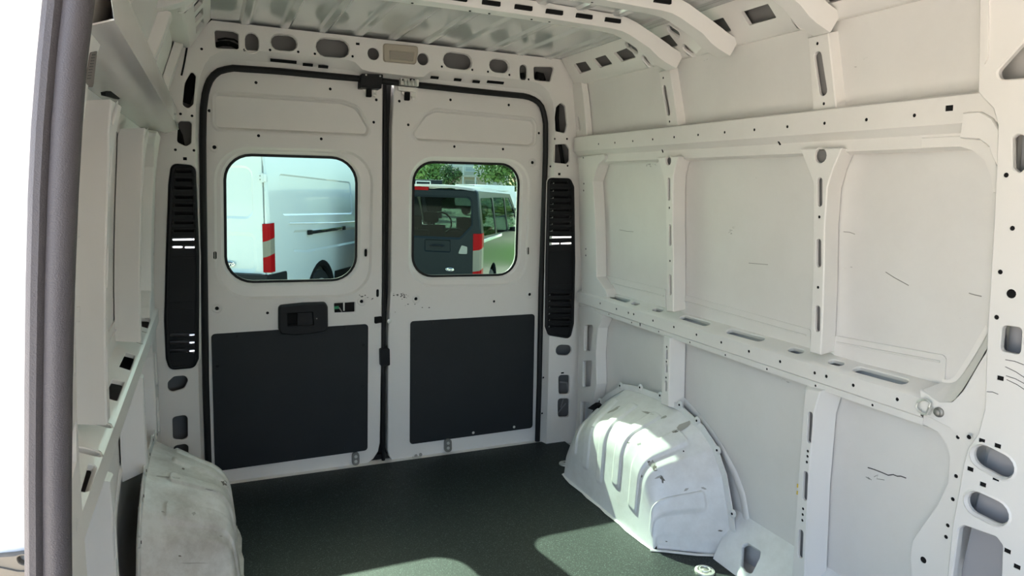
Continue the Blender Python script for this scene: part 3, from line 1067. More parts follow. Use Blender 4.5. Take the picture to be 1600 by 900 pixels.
# wiring and struts glimpsed inside the frame, and the black joint beside the left pillar head
def Pw(y, *pts):
    r = []
    for q in pts:
        c = SurfY(y).at(*q)
        r.append(Vector((c[0], y, c[1])))
    return r
UPY = Vector((0, 1, 0))
for pts, r in ((Pw(3.16, (333, 70), (345, 66), (358, 66), (368, 70), (376, 76)), .006), (Pw(3.165, (333, 73), (348, 70), (362, 71), (374, 77)), .005), (Pw(3.17, (340, 62), (352, 60), (366, 62), (372, 66)), .004),
               (Pw(3.16, (305, 112), (298, 135), (289, 160)), .020), (Pw(3.16, (271, 196), (279, 212), (283, 232)), .016), (Pw(3.15, (871, 165), (870, 185), (872, 206)), .010), (Pw(3.15, (874, 222), (877, 240), (880, 258)), .010),
               (Pw(3.15, (816, 114), (817, 122)), .010), (Pw(3.16, (838, 118), (846, 119), (848, 127)), .018)):
    MB().tube(pts, r, 8, up=UPY).build('wiring', 'dark', wall_back)
for pts, r in ((Pw(3.16, (880, 624), (876, 637)), .004), (Pw(3.16, (884, 630), (872, 645)), .004), (Pw(3.15, (874, 597), (886, 598), (888, 612)), .005)):
    MB().tube(pts, r, 6, up=UPY).build('inner_brace', 'primer_light', wall_back)
MB().tube(Pw(3.096, (332, 28), (311, 46.5), (293.5, 62), (291.5, 78), (287.5, 100), (283.5, 118)), .0035, 6, up=UPY).build('joint_gap', 'dark', wall_back)
# dark plates painting the shade of slits in the header's underside
def slit(x, y, w, h):
    # on the sloping underside, halfway between face and door seal
    S = SurfY(3.122)
    c = S.at(x, y)
    n = Vector((0, -.65, -.76))
    mb = MB().box(-w / 2, w / 2, -h / 2, h / 2, 0, .004, .0015)
    R = Matrix(((1, 0, 0), (0, .76, -.65), (-.10 * 0, -.65, -.76)))
    mb.v = [Vector((c[0], 3.122, c[1])) + Vector((1, 0, 0)) * v.x + Vector((0, .76, -.65)) * v.y + n * (v.z - .001) for v in mb.v]
    mb.build('header_slit', 'dark', wall_back)
for x, y, w in ((443, 95.5, .105), (481, 101, .042), (505, 104, .042), (679, 121, .038), (715, 124.5, .036), (744, 127.5, .036), (774, 128.5, .085)):
    slit(x, y, w, .014)

# ---------------- door seal of the rear opening
top = [p for p in offset(H1, .011) if p[1] > -.015]
k = min(range(len(top)), key=lambda i: (top[i][1] > .1, -top[i][0]))
top = top[k:] + top[:k]
trim_1 = MB().tube([Vector((u, 3.152, v)) for u, v in top], .0140, 8, up=Vector((0, 1, 0)), flat=1.0).build('trim_1', 'rubber', kind='structure')

# ---------------- the two rear doors
SD = SurfY(3.176)
def DP(*pts):
    return S_px(SD, pts)

def rect_loop(pxs, r, n=6):
    return rnd(DP(*pxs), r, n)

def small_hole(x, y, r=.0065):
    c = SD.at(x, y)
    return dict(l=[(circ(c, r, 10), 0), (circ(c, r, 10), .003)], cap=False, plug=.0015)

def ring_hole(x, y):
    c = SD.at(x, y)
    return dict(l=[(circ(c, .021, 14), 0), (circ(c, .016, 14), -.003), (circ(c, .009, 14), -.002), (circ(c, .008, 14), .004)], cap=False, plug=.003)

def door(n, outline, ring, glass, rec, panel, rivets, holes_px, ring_px, extra):
    hs = [dict(l=[(ring, 0), (offset(ring, .010), .009), (offset(glass, -.016), .012), (offset(glass, -.006), .022), (glass, .030)], cap=False)] if len(ring) == len(glass) else []
    hs.append(recess(rec, [(-.020, 0), (-.012, -.003), (-.006, .002), (0, .014)], True))
    hs += [small_hole(*q) for q in holes_px] + [ring_hole(*q) for q in ring_px] + extra
    sheet(mb := MB(), SD, outline, hs, ((-.004, .005), (-.006, .055)))
    d = mb.build('door_%d' % n, 'door', kind='structure')
    # outer skin with the window aperture
    so = SurfY(3.235)
    sheet(mb := MB(), so, offset(ccw(outline), -.006), [dict(l=[(offset(glass, -.004), 0), (offset(glass, -.004), .003)], cap=False)])
    mb.build('outer_skin', 'white', d)
    # black gasket and tinted pane
    gy = 3.204
    g = MB()
    k = len(glass)
    A, B = offset(glass, -.004), offset(glass, .0075)
    lo = [[Vector((u, gy, v)) for u, v in A], [Vector((u, gy - .004, v)) for u, v in A], [Vector((u, gy - .004, v)) for u, v in B], [Vector((u, gy, v)) for u, v in B]]
    for a, b in ((0, 1), (1, 2), (2, 3)):
        g.add(lo[a] + lo[b], [(i, (i + 1) % k, k + (i + 1) % k, k + i) for i in range(k)])
    g.build('window_gasket', 'rubber', d)
    p = offset(glass, -.006)
    MB().add([Vector((u, gy + .003, v)) for u, v in p], [tuple(range(k))]).build('window_pane', 'glass', d)
    # hardboard panel
    pan = rnd(DP(*panel), .016, 4)
    bp = plate(SD, pan, -.005, .0).build('lower_panel', 'board', d)
    for q in rivets:
        c = SD.at(q[0], q[1])
        MB().lathe((c[0], 3.1715, c[1]), (0, -1, 0), [(.0075, 0), (.0065, .002), (.003, .003)], 10).build('rivet', 'board' if len(q) == 2 else q[2], bp)
    return d

OUT_L = rnd(DP((327, 757), (321, 600), (319, 450), (317, 300), (316, 200), (318, 165), (325, 133), (340, 113), (362, 106), (433, 111), (567, 124), (597, 127), (596.5, 200), (596, 450), (593.5, 640), (592, 725)),
            [0, .05, .05, .05, .05, .05, .05, .05, .05, .05, .05, .004, 0, 0, 0, .105], 4)
OUT_R = rnd(DP((617, 129), (657, 134), (773, 146), (820, 151), (836, 157), (846, 169), (850, 190), (850, 233), (849, 300), (844, 450), (840, 600), (837, 694), (740, 710), (607, 729), (608, 520), (612, 450), (613.5, 200), (615, 172)),
            [.01, 0, 0, .05, .05, .05, .05, .05, .05, .05, .05, .03, 0, .085, .02, .02, 0, .01], 4)
ring_l = rnd(DP((334, 228), (584, 235), (580, 463), (336, 469)), .145, 7)
glass_l = rnd(DP((350.5, 240), (559.5, 246.5), (558, 438.5), (352.5, 443)), .112, 7)
ring_r = rnd(DP((640, 243), (829, 249), (823, 446), (638, 449)), .125, 7)
glass_r = rnd(DP((648, 252), (815, 256.5), (809.5, 430.5), (646, 433.5)), .100, 7)
rec_l = rnd(DP((337, 149), (533, 162), (556, 170), (574, 201), (571, 209), (341, 198), (337, 192)), [.012, .05, .05, .02, .012, .012, .012], 4)
rec_r = rnd(DP((653, 200), (667, 182), (681, 175), (830, 189), (834.5, 196), (833, 222), (827, 226), (653, 216), (648, 209)), [.03, .05, .05, .012, .012, .012, .012, .012, .012], 4)
dash = lambda x, y: dict(l=[(stadium(SD.at(x, y - 4), SD.at(x, y + 4), .0065, 4), d) for d in (0, .004)], cap=False, plug=.002)

door_1 = door(1, OUT_L, ring_l, glass_l, rec_l, [(330, 522), (575, 506), (574, 703), (336, 736)],
              [(370, 525), (539, 513), (567.7, 539), (567, 604), (566.7, 669), (539, 700), (459, 712), (343, 699), (340.7, 628), (340, 572)],
              [(400, 129), (516, 139), (327, 173), (404, 212), (502, 217), (584, 191), (588, 156), (418, 489)], [(335, 230), (339, 482), (565, 471)],
              [hole(rnd(DP((522, 474), (554.7, 472), (554.7, 487.6), (522.8, 489.3)), .004, 3), .006, .014), dash(336, 399), dash(571.5, 395), dash(590, 458)])
door_2 = door(2, OUT_R, ring_r, glass_r, rec_r, [(641, 502), (835, 490.5), (831.5, 668), (640, 694)],
              [(647, 532), (647, 597.7), (645.7, 660.7), (672, 684), (830, 533), (828, 578), (827, 638), (675, 504), (745, 498), (800, 496), (739, 675.7, 'galv'), (802.7, 666.7, 'galv')],
              [(704, 156), (795, 164), (638, 195), (842, 208), (710, 229), (786, 233), (624, 158), (772, 471)], [(650, 467), (827.7, 460), (832, 254)], [dash(825, 392)])

MB().box(SD.at(515, 480)[0], SD.at(562, 480)[0], 3.212, 3.216, SD.at(530, 495)[1], SD.at(530, 465)[1]).build('lock_cavity', 'dark', door_1)  # dark plate added so the lock opening looks shaded inside
# inside of the small rectangular opening: green clip and rod
MB().tube([Vector((*(lambda c: (c[0], 3.205, c[1]))(SD.at(*q)),)) for q in ((521, 483), (528, 482.5), (531, 482))], .007, 8, up=Vector((0, 1, 0))).build('rod_clip', 'green', door_1)
MB().tube([Vector((*(lambda c: (c[0], 3.203, c[1]))(SD.at(*q)),)) for q in ((531, 482), (534, 486), (536, 490))], .003, 6, up=Vector((0, 1, 0))).build('latch_rod', 'steel_dull', door_1)
MB().tube([Vector((*(lambda c: (c[0], 3.203, c[1]))(SD.at(*q)),)) for q in ((539, 473), (539, 484), (539, 487))], .004, 6, up=Vector((0, 1, 0))).build('latch_rod', 'galv', door_1)

# black inside handle on door 1
hp = rnd(DP((437, 478.5), (472, 474.8), (506.6, 473.6), (509.2, 479), (509.6, 510), (506.5, 514.5), (486, 518.2), (463.7, 520.6), (440, 518.8), (437, 512.5)), .010, 3)
op = rnd(DP((447, 487.2), (488, 485.4), (490, 507), (447.3, 508.3)), .005, 3)
hb = SurfY(3.148)
sheet(mb := MB(), hb, hp, [dict(l=[(op, 0), (offset(op, .004), .004), (offset(op, .006), .030)], cap=True)], ((-.002, .003), (-.006, .012), (-.007, .028)))
hd = mb.build('door_handle', 'black', door_1)
plate(SurfY(3.152), rnd(DP((464, 487.5), (486.5, 486.5), (488, 506), (464, 507)), .004, 3), 0, .012).build('handle_paddle', 'black', hd)
plate(SurfY(3.171), rnd(DP((447, 487.5), (466, 486.8), (466, 507.5), (447.3, 508)), .004, 3), 0, .003).build('handle_well', 'dark', hd)  # dark plate paints the shade in the left half of the recess
c = SD.at(493.5, 496)
MB().lathe((c[0], 3.148, c[1]), (0, -1, 0), [(.003, 0), (.003, .002)], 8).build('handle_screw', 'steel_dull', hd)

# top latches: black cover on door 1, bare galvanised latch on door 2
def P3(y, x, z):
    c = SurfY(y).at(x, z)
    return Vector((c[0], y, c[1]))
def slab(px, y0, y1, name, mat, parent, r=.003):
    S = SurfY(y0)
    return plate(S, rnd(S_px(S, px), r, 3), 0, y1 - y0).build(name, mat, parent)
lt = slab([(565, 115), (598.5, 116.5), (596, 138.5), (564, 136.5)], 3.10, 3.175, 'top_latch', 'black', door_1)
slab([(563, 130), (595, 132.5), (594.5, 135.5), (562.8, 133)], 3.094, 3.101, 'latch_lip', 'black', lt, .001)
for q in ((572, 117), (594, 119)):
    c = P3(3.098, *q)
    MB().lathe(c, (0, -1, 0), [(.004, 0), (.004, .003)], 8).build('latch_bolt', 'galv', lt)
slab([(566, 136), (589, 138), (588, 152), (583, 150), (580, 146), (570, 143), (566, 141)], 3.166, 3.172, 'latch_plate', 'galv', lt)
slab([(573.5, 139), (581, 139.5), (581, 151.5), (573, 151)], 3.150, 3.167, 'latch_hook', 'dark', lt)
for q in ((569, 139.5), (585.5, 141), (586, 148.5)):
    MB().lathe(P3(3.166, *q), (0, -1, 0), [(.007, 0), (.007, .005), (.004, .006)], 8).build('latch_bolt', 'galv', lt)
lt = slab([(626.5, 121), (655, 124.5), (654, 135), (626, 132)], 3.11, 3.16, 'top_latch', 'galv', door_2)
slab([(622.5, 134.5), (654, 137.5), (651, 144), (623, 141)], 3.135, 3.165, 'latch_bar', 'galv', lt)
for q in ((633, 128), (639, 129), (645, 129.5), (650, 130)):
    MB().tube([P3(3.105, q[0] - 1, q[1] - 4.5), P3(3.098, q[0], q[1]), P3(3.105, q[0] + .6, q[1] + 4)], .006, 6, up=Vector((0, 1, 0))).build('latch_spring', 'galv', lt)
slab([(629, 123), (633, 123), (633, 126), (629, 126)], 3.104, 3.11, 'latch_gap', 'dark', lt, .001)
slab([(641, 122.5), (648, 123.5), (648, 126), (641, 126)], 3.104, 3.11, 'latch_gap', 'dark', lt, .001)
slab([(627.5, 142), (650, 144), (649, 156), (645, 156), (643, 150), (633, 149), (628, 147)], 3.166, 3.172, 'latch_plate', 'galv', lt)
slab([(633.5, 143.5), (641, 144), (640.5, 157), (633, 156.5)], 3.150, 3.167, 'latch_hook', 'dark', lt)
for q in ((629.5, 144.5), (646.5, 144.5), (645.5, 154)):
    MB().lathe(P3(3.166, *q), (0, -1, 0), [(.007, 0), (.007, .005), (.004, .006)], 8).build('latch_bolt', 'galv', lt)
# bottom catches
for d, x0, y0 in ((door_1, 556, 718), (door_2, 700.3, 697)):
    ct = slab([(x0 - 5.5, y0 - 10), (x0 + 5.5, y0 - 11), (x0 + 6, y0 + 9), (x0 - 5.5, y0 + 10)], 3.160, 3.174, 'bottom_catch', 'steel_dull', d, .016)
    for k in (-4.5, 3):
        MB().lathe(P3(3.160, x0, y0 + k), (0, -1, 0), [(.008, 0), (.008, .003), (.004, .004)], 8).build('catch_bolt', 'galv', ct)
# lower hinge end of door 2
slab([(641, 722), (642, 716), (645, 714), (648, 716), (649, 721)], 3.170, 3.175, 'drain_notch', 'dark', door_2, .004)
for q in ((650, 712), (657, 710)):
    MB().lathe(P3(3.172, *q), (0, -1, 0), [(.008, 0), (.008, .005), (.003, .006)], 8).build('hinge_bolt', 'steel_dull', door_2)
# seam between the doors
sx = (SD.at(597, 300)[0], SD.at(612, 300)[0])
MB().box(sx[0] - .03, sx[1] + .03, 3.222, 3.232, -.02, 1.80).build('seam_cover', 'rubber', door_1)
MB().tube([P3(3.182, 602, 133), P3(3.182, 600.5, 300), P3(3.182, 599, 500), P3(3.182, 599, 722)], .009, 8, up=Vector((0, 1, 0))).build('seam_seal', 'rubber', door_1)
sl = slab([(586, 496), (597, 495), (597.5, 504), (586, 506)], 3.160, 3.20, 'seam_latch', 'dark', door_1)
MB().lathe(P3(3.172, 608.2, 501.8), (0, -1, 0), [(.011, 0), (.011, .003), (.006, .004), (.006, .001)], 12).build('striker_bolt', 'galv', door_2)
slab([(594, 546), (609, 544.5), (609.5, 571), (595, 572.5)], 3.150, 3.20, 'seam_buffer', 'black', door_1, .006)
slab([(610.5, 456), (614, 456), (614, 485), (609, 487)], 3.17, 3.176, 'seam_step', 'white', door_2, .002)

# chipped paint marks by the doors' centre
rs = random.Random(11)
for cx, cy, n, sp in ((622, 461, 16, 9), (631, 463, 10, 4), (565, 462, 8, 5), (578, 466, 5, 6), (640, 480, 6, 14)):
    for _ in range(n):
        q = SD.at(cx + rs.gauss(0, sp), cy + rs.gauss(0, 2.2))
        if sx[0] - .005 < q[0] < sx[1] + .005:
            continue
        w, h = rs.uniform(.0015, .006), rs.uniform(.001, .003)
        par = door_1 if q[0] < sx[0] else door_2
        plate(SD, [(q[0] - w, q[1] - h * .4), (q[0] + w * .3, q[1] - h), (q[0] + w, q[1] + h * .3), (q[0] - w * .2, q[1] + h)], -.0008, .001).build('paint_chip', 'sticker_line', par)

MB().box(-.06, 1.62, 3.199, 3.222, -.05, .022).build('threshold_seal', 'rubber', wall_back)  # hidden strip added to stop light leaking under the doors

# ---------------- left: sliding-door opening, its pillar and rubber seals
SLP = SurfX(1.702, True)
def LPx(*pts):
    return S_px(SLP, pts)
ph = [hole(rnd(LPx((119, 655), (119.5, 722), (111.5, 757), (109.5, 690)), .004, 3), .001, .01)]
for q, h in (((124, 357), 10), ((125, 491), 8), ((117, 565), 14), ((120.5, 820), 7)):
    ph.append(dict(l=[(stadium(SLP.at(q[0], q[1] - h), SLP.at(q[0], q[1] + h), .004, 4), d) for d in (0, .004)], cap=False, plug=.002))
sheet(mb := MB(), SLP, [(1.00, -.05), (1.14, -.05), (1.13, .7), (1.10, 1.0), (1.09, 1.3), (1.13, 1.55), (1.2, 1.7), (1.32, 1.92), (.86, 1.92), (.90, 1.7), (.95, 1.4), (.965, 1.0), (.97, .7)], ph, ((-.002, .004), (-.006, .075)))
pil = mb.build('slider_pillar', 'white', wall_left)
SJ = SurfY(.952)
sheet(mb := MB(), SJ, S_px(SJ, [(-14, 872), (20, 869.5), (46, 866), (50, 1000), (-14, 1000)]), [hole(rnd(S_px(SJ, [(25, 869.8), (45, 867.4), (46, 881), (37, 883), (30, 879.5)]), .004, 3), .002, .010)], ((-.001, .003), (-.001, .01)))
jb = mb.build('jamb_bracket', 'block', pil)
MB().tube([SJ.M(*SJ.at(*q), -.001) for q in ((-14, 884), (10, 889), (28, 893), (47, 893))], .0012, 6, up=Vector((0, 1, 0))).build('bracket_crease', 'block', jb)
sheet(mb := MB(), SurfX(1.765, True), [(.985, -.05), (1.13, -.05), (1.12, .7), (1.09, 1.0), (1.08, 1.3), (1.12, 1.55), (1.19, 1.7), (1.30, 1.85), (.90, 1.85), (.96, 1.4), (.975, 1.0), (.98, .7)])
mb.build('pillar_lining', 'primer', pil)  # backing added to keep daylight out of the pillar hole
st = plate(SLP, rnd(LPx((140, 82), (150, 80), (144, 136), (131, 136)), .003, 3), -.0015, .001).build('info_sticker', 'sticker', wall_left)
for k in range(9):
    y = 85 + k * 4.6
    x0 = 143 - k * .9
    plate(SLP, LPx((x0 - 1.5, y), (x0 + 3.5, y - .4), (x0 + 3.4, y + .9), (x0 - 1.6, y + 1.3)), -.0022, -.001).build('print_line', 'sticker_line', st)
ss = [P3(.92, *q) for q in ((89, -45), (84, 0), (74, 100), (66, 200), (61, 300), (57, 450), (55, 600), (54, 750), (55, 900), (57, 1000))]
trim_2 = MB().tube(ss, .0105, 10, up=Vector((0, 1, 0)), flat=1.3).build('trim_2', 'seal_grey', kind='structure')
ss = [P3(.93, *q) for q in ((125, -45), (120, 0), (108, 100), (101, 200), (95.5, 300), (90, 450), (87, 600), (86, 750), (87, 900), (89, 1000))]
MB().tube(ss, .0172, 14, up=Vector((0, 1, 0)), flat=1.2).build('inner_seal', 'seal_grey', trim_2)
ss = [P3(.955, q[0], q[1]) for q in ((103, 0), (90, 100), (77, 300), (70, 600), (70, 900))]
MB().tube(ss, .008, 6, up=Vector((0, 1, 0))).build('seal_carrier', 'rubber', trim_2)

# cab end of the bay: bulkhead hoop with the open passage to the windscreen
Sq = SurfY(Y0)
sheet(mb := MB(), Sq, wide, [dict(l=[(rnd([(.15, .85), (1.38, .85), (1.33, 1.58), (.20, 1.58)], .08, 4), d) for d in (0, .01)], cap=False)])
mb.build('wall_front', 'primer_dark', kind='structure')
sheet(mb := MB(), SurfX(SKR, True), [(Y0, -.05), (-.62, -.05), (-.62, 1.80), (Y0, 1.80)])
mb.build('cab_side', 'primer_dark', wall_left)

# ================================================================== THINGS in the bay
def poly_at(pts, t):
    """point at fraction t of a polyline's length"""
    L = [0]
    for a, b in zip(pts, pts[1:]):
        L.append(L[-1] + (Vector(b) - Vector(a)).length)
    t = max(0, min(1, t)) * L[-1]
    for k in range(len(pts) - 1):
        if t <= L[k + 1] + 1e-9:
            f = (t - L[k]) / max(1e-9, L[k + 1] - L[k])
            return Vector(pts[k]).lerp(Vector(pts[k + 1]), f)
    return Vector(pts[-1])

def smooth(a, b, x):
    t = max(0, min(1, (x - a) / (b - a)))
    return t * t * (3 - 2 * t)

FL = [(2.93, -.002), (2.91, .12), (2.87, .215), (2.78, .314), (2.62, .42), (2.50, .44), (2.37, .448), (2.21, .448), (2.07, .411), (1.995, .365), (1.932, .28), (1.88, .14), (1.855, .05), (1.85, -.002)]
CR = [(2.735, -.002), (2.735, .10), (2.69, .20), (2.58, .288), (2.42, .330), (2.24, .330), (2.10, .262), (2.035, .15), (2.00, .06), (1.99, -.002)]

def wheel_housing(mirror, label, mat):
    def W(x, y, z):
        return Vector((2 * CX + .006 - x if mirror else x, y, z))
    nt, ns = 260, 130
    ribs = [(.235, .016, .16, .70), (.345, .020, .14, .80), (.455, .017, .14, .84), (.565, .020, .13, .78), (.685, .026, .12, .83), (.865, .022, .14, .80)]
    rows = []
    for i in range(nt + 1):
        t = i / nt
        f = poly_at([(p[0], p[1], 0) for p in FL], t)
        c = poly_at([(p[0], p[1], 0) for p in CR], t)
        by = 2.70 + (1.985 - 2.70) * smooth(.04, .96, t)
        A, B, C = Vector((1.742, f.x, f.y)), Vector((1.512, c.x, c.y)), Vector((1.482, by, -.002))
        if t < .02 or t > .98:
            C = B.lerp(C, .25)
        row = []
        for j in range(ns + 1):
            s = j / ns
            # polyline A-B-C with a rounded corner at B
            if s < .36:
                p = A.lerp(B, s / .36 * .74)
            elif s > .60:
                p = B.lerp(C, .26 + .74 * (s - .60) / .40)
            else:
                q = (s - .36) / .24
                p0, p2 = A.lerp(B, .74), B.lerp(C, .26)
                p = p0 * (1 - q) ** 2 + B * 2 * q * (1 - q) + p2 * q * q
            # pressed ribs
            d = 0.0
            for tc, hw, s0, s1 in ribs:
                sc = 1.9                      # t-length to s-length
                dx = abs(t - tc) * sc - (hw * sc - .02)
                dy = max(s0 - s, s - s1) + .02
                sd = math.hypot(max(dx, 0), max(dy, 0)) - .02
                d = max(d, .0085 * smooth(.010, -.003, sd))
            nrm = Vector((-.65 if s > .2 else -.3, (f.x - 2.35) * .6, .75))
            nrm.normalize()
            row.append(p + nrm * d)
        rows.append([W(*p) for p in row])
    root = empty('wheel_housing', W(1.60, 2.36, 0), label=label, cat=None)
    root['category'] = 'wheel arch'
    mb = MB().grid(rows)
    mb.build('housing_shell', mat, root, smooth=50)
    # flat flange against the wall with bolt tabs
    inn = [Vector(p) for p in FL]
    out = []
    for k, p in enumerate(inn):
        a, b = inn[max(0, k - 1)], inn[min(len(inn) - 1, k + 1)]
        t = (b - a).normalized()
        out.append(p + Vector((t.y, -t.x)) * .026)
    fl = MB().grid([[W(1.738, *p) for p in inn], [W(1.750, *p) for p in inn]])
    fl.grid([[W(1.738, p.x, p.y) for p in inn], [W(1.740, p.x, p.y) for p in out], [W(1.744, p.x, p.y) for p in out], [W(1.744, p.x, p.y) for p in inn]])
    fo = fl.build('wall_flange', mat, root)
    for tt in (.20, .33, .43, .52, .60, .67, .76, .90):
        p = poly_at([(p.x, p.y, 0) for p in out], tt)
        tab = MB().lathe(W(1.7385, p.x, p.y), (-1 if not mirror else 1, 0, 0), [(.016, -.004), (.016, .001), (.014, .002)], 12).build('bolt_tab', mat, fo)
        MB().lathe(W(1.7362, p.x, p.y), (-1 if not mirror else 1, 0, 0), [(.0048, 0), (.0048, .0012)], 8).build('bolt_hole', 'dark', fo)
    # foot flange on the floor
    ft = []
    for k in range(15):
        q = k / 14
        y = 2.715 + (1.995 - 2.715) * q
        ft.append(y)
    g = MB().grid([[W(1.500, y, .012) for y in ft], [W(1.480, y, .005) for y in ft], [W(1.470 + .003 * math.sin(i * 2.1) + (.012 if i in (0, 14) else 0), y, .003) for i, y in enumerate(ft)]])
    g.build('foot_flange', mat, root)
    # sealant lip at the rear foot
    MB().tube([W(1.742, 1.845, .003), W(1.62, 1.90, .003), W(1.52, 1.965, .003), W(1.475, 1.99, .003)], .008, 6, flat=.5).build('foot_bead', mat, root)
    return root

wh_r = wheel_housing(False, 'white scuffed wheel arch box with chipped paint, lit by the sun, on the right', 'arch')
wh_l = wheel_housing(True, 'grimy white wheel arch box at the lower left beside the left wall', 'arch_dirty')
# chipped patches down to bare metal on the sunlit housing
from mathutils.bvhtree import BVHTree
def chips(root, spots, seed):
    sh = [c for c in root.children if c.name.startswith('housing_shell')][0]
    off = WLOC[sh]
    bv = BVHTree.FromPolygons([v.co + off for v in sh.data.vertices], [tuple(p.vertices) for p in sh.data.polygons])
    rs = random.Random(seed)
    for cx, cy, rx, ry, ang, mat in spots:
        pts = []
        n = 11
        for k in range(n):
            t = 2 * math.pi * k / n
            q = rs.uniform(.45, 1.1)
            x, y = rx * q * math.cos(t), ry * q * math.sin(t)
            px, py = cx + x * math.cos(ang) - y * math.sin(ang), cy + x * math.sin(ang) + y * math.cos(ang)
            loc, nrm, _, _ = bv.ray_cast(EYE, ray(px, py).normalized())
            if loc is None:
                break
            if nrm.dot(ray(px, py)) > 0:
                nrm = -nrm
            pts.append((loc, nrm))
        else:
            c = sum((p for p, _ in pts), Vector()) / n
            loc, nrm, _, _ = bv.ray_cast(EYE, ray(cx, cy).normalized())
            if nrm.dot(ray(cx, cy)) > 0:
                nrm = -nrm
            top = [p + q * .0009 for p, q in pts] + [loc + nrm * .0011]
            MB().add(top, [(i, (i + 1) % n, n) for i in range(n)]).build('paint_chip', mat, sh)
M['chip'] = plain('bare_brown_grey_metal', (.16, .14, .115), .7, vary=.4)
M['chip_soft'] = plain('grey_scuffed_primer', (.36, .345, .31), .6, vary=.3)
chips(wh_r, [(1066, 667, 17, 5, -.5, 'chip_soft'), (1078, 660, 10, 4, -.5, 'chip'), (1056, 674, 9, 2.5, -.4, 'chip'), (1086, 668, 7, 1.6, -.5, 'chip'), (1020, 727, 6, 9, -.4, 'chip_soft'), (1023, 730, 4, 7, -.4, 'chip'), (1014, 722, 3, 3, 0, 'chip'),
             (1035, 748, 4, 8, -.3, 'chip'), (1030, 745, 8, 2, -.3, 'chip_soft'), (998, 694, 4, 1.5, -.4, 'chip_soft'), (982, 692, 2.5, 1.6, 0, 'chip'), (1003, 744, 1.6, 3, 0, 'chip'), (999, 857, 1.2, 3, 0, 'chip'), (1068, 705, 1.6, 1.6, 0, 'dark'),
             (1125, 829, 4, 1.8, 0, 'chip'), (1041, 846, 2, 1, 0, 'chip'), (1072, 765, 5, 2, -.6, 'chip_soft'), (1099, 763, 5, 2, .3, 'chip_soft'), (1038, 652, 6, 1.8, -.4, 'chip_soft'), (960, 640, 14, 2, -.5, 'chip_soft'), (1012, 645, 12, 2, .3, 'chip_soft'), (926, 667, 3, 1.5, 0, 'chip_soft')], 5)
chips(wh_l, [(350, 755, 6, 5, .3, 'chip'), (286, 733, 4, 2, 0, 'chip'), (330, 766, 14, 1.5, .2, 'chip_soft'), (303, 803, 4, 3, 0, 'chip_soft'), (281, 869, 3, 1.5, 0, 'chip'), (255, 800, 4, 1.5, .2, 'chip_soft'), (345, 838, 4, 1.5, .4, 'chip_soft'), (300, 880, 30, 1.2, 0, 'chip_soft'), (260, 746, 24, 1.6, .1, 'chip_soft')], 8)

St = SurfX(1.735, True)
for p, hq in (([(220, 757), (233, 753), (238, 762), (230, 768), (222, 766)], (228, 760)), ([(217, 792), (223, 785), (235, 784), (238, 822), (224, 824), (218, 816)], (222, 812))):
    tb = plate(St, rnd(S_px(St, p), .003, 3), 0, .003).build('mounting_tab', 'arch_dirty', wh_l)
    c = St.at(*hq)
    plate(St, [(c[0] - .010, c[1] - .004), (c[0] + .010, c[1] - .004), (c[0] + .010, c[1] + .004), (c[0] - .010, c[1] + .004)], -.001, 0).build('tab_hole', 'dark', tb)
Sk = SurfX(1.778, True)
for p in ([(191, 335), (193.5, 332), (190, 400), (188.5, 480), (186, 520), (184.5, 520), (187, 430)], [(166, 172), (169, 171), (167, 190), (165.5, 190)]):
    plate(Sk, S_px(Sk, p), -.002, 0).build('sealant_gap', 'dark', wall_left)  # thin dark strips along the left posts
Sk = SurfX(1.690, True)
plate(Sk, S_px(Sk, [(157, 144), (166, 142), (181, 153), (179, 155), (166, 151), (158, 149)]), -.006, 0).build('wire_clip', 'dark', wall_left)

# ---- black extractor vent grilles in the rear pillars
def vent(outline, rows, white_rows, xr, label, seams):
    yf = 3.093
    S = SurfY(yf)
    cx = sum(p[0] for p in outline) / len(outline)
    root = empty('vent_grille', (cx, yf, min(p[1] for p in outline)), label=label, cat='vent grille', group=None)
    hs, slats = [], []
    o2 = ccw(outline)
    for y, a, b in rows:
        p, q = S.at(a, y), S.at(b, y)
        hs.append(dict(l=[(stadium((p[0], p[1]), (q[0], q[1]), .0072, 4), 0), (stadium((p[0], p[1]), (q[0], q[1]), .0072, 4), .005)], cap=False))
        slats.append((p, q))
    sheet(mb := MB(), S, o2, hs, ((-.004, .004), (-.004, .018)))
    mb.build('grille_body', 'black', root)
    # raised rim
    a, b = offset(o2, .004), offset(o2, .010)
    k = len(o2)
    ring = MB()
    lo = [[S.M(u, v, 0) for u, v in offset(o2, -.003)], [S.M(u, v, -.005) for u, v in a], [S.M(u, v, -.004) for u, v in b], [S.M(u, v, .001) for u, v in offset(o2, .012)]]
    for r in range(3):
        ring.add(lo[r] + lo[r + 1], [(i, (i + 1) % k, k + (i + 1) % k, k + i) for i in range(k)])
    ring.build('grille_rim', 'black', root)
    for p, q in slats:
        mb = MB().box(p[0] - .004, q[0] + .004, yf - .007, yf + .002, p[1] + .0065, p[1] + .0115, .0015)
        mb.build('slat', 'black', root)
        fl = MB()
        fl.add([(p[0], yf + .002, p[1] + .006), (q[0], yf + .002, q[1] + .006), (q[0], yf + .016, q[1] - .007), (p[0], yf + .016, p[1] - .007)], [(0, 1, 2, 3)])
        if not white_rows.get(round(p[1], 3)):
            fl.build('flap', 'black', root)
    for y, a, b in seams:
        p, q = S.at(a, y), S.at(b, y)
        MB().box(p[0], q[0], yf - .0025, yf + .001, p[1] - .0015, p[1] + .0015).build('seam_ridge', 'black', root)
    return root

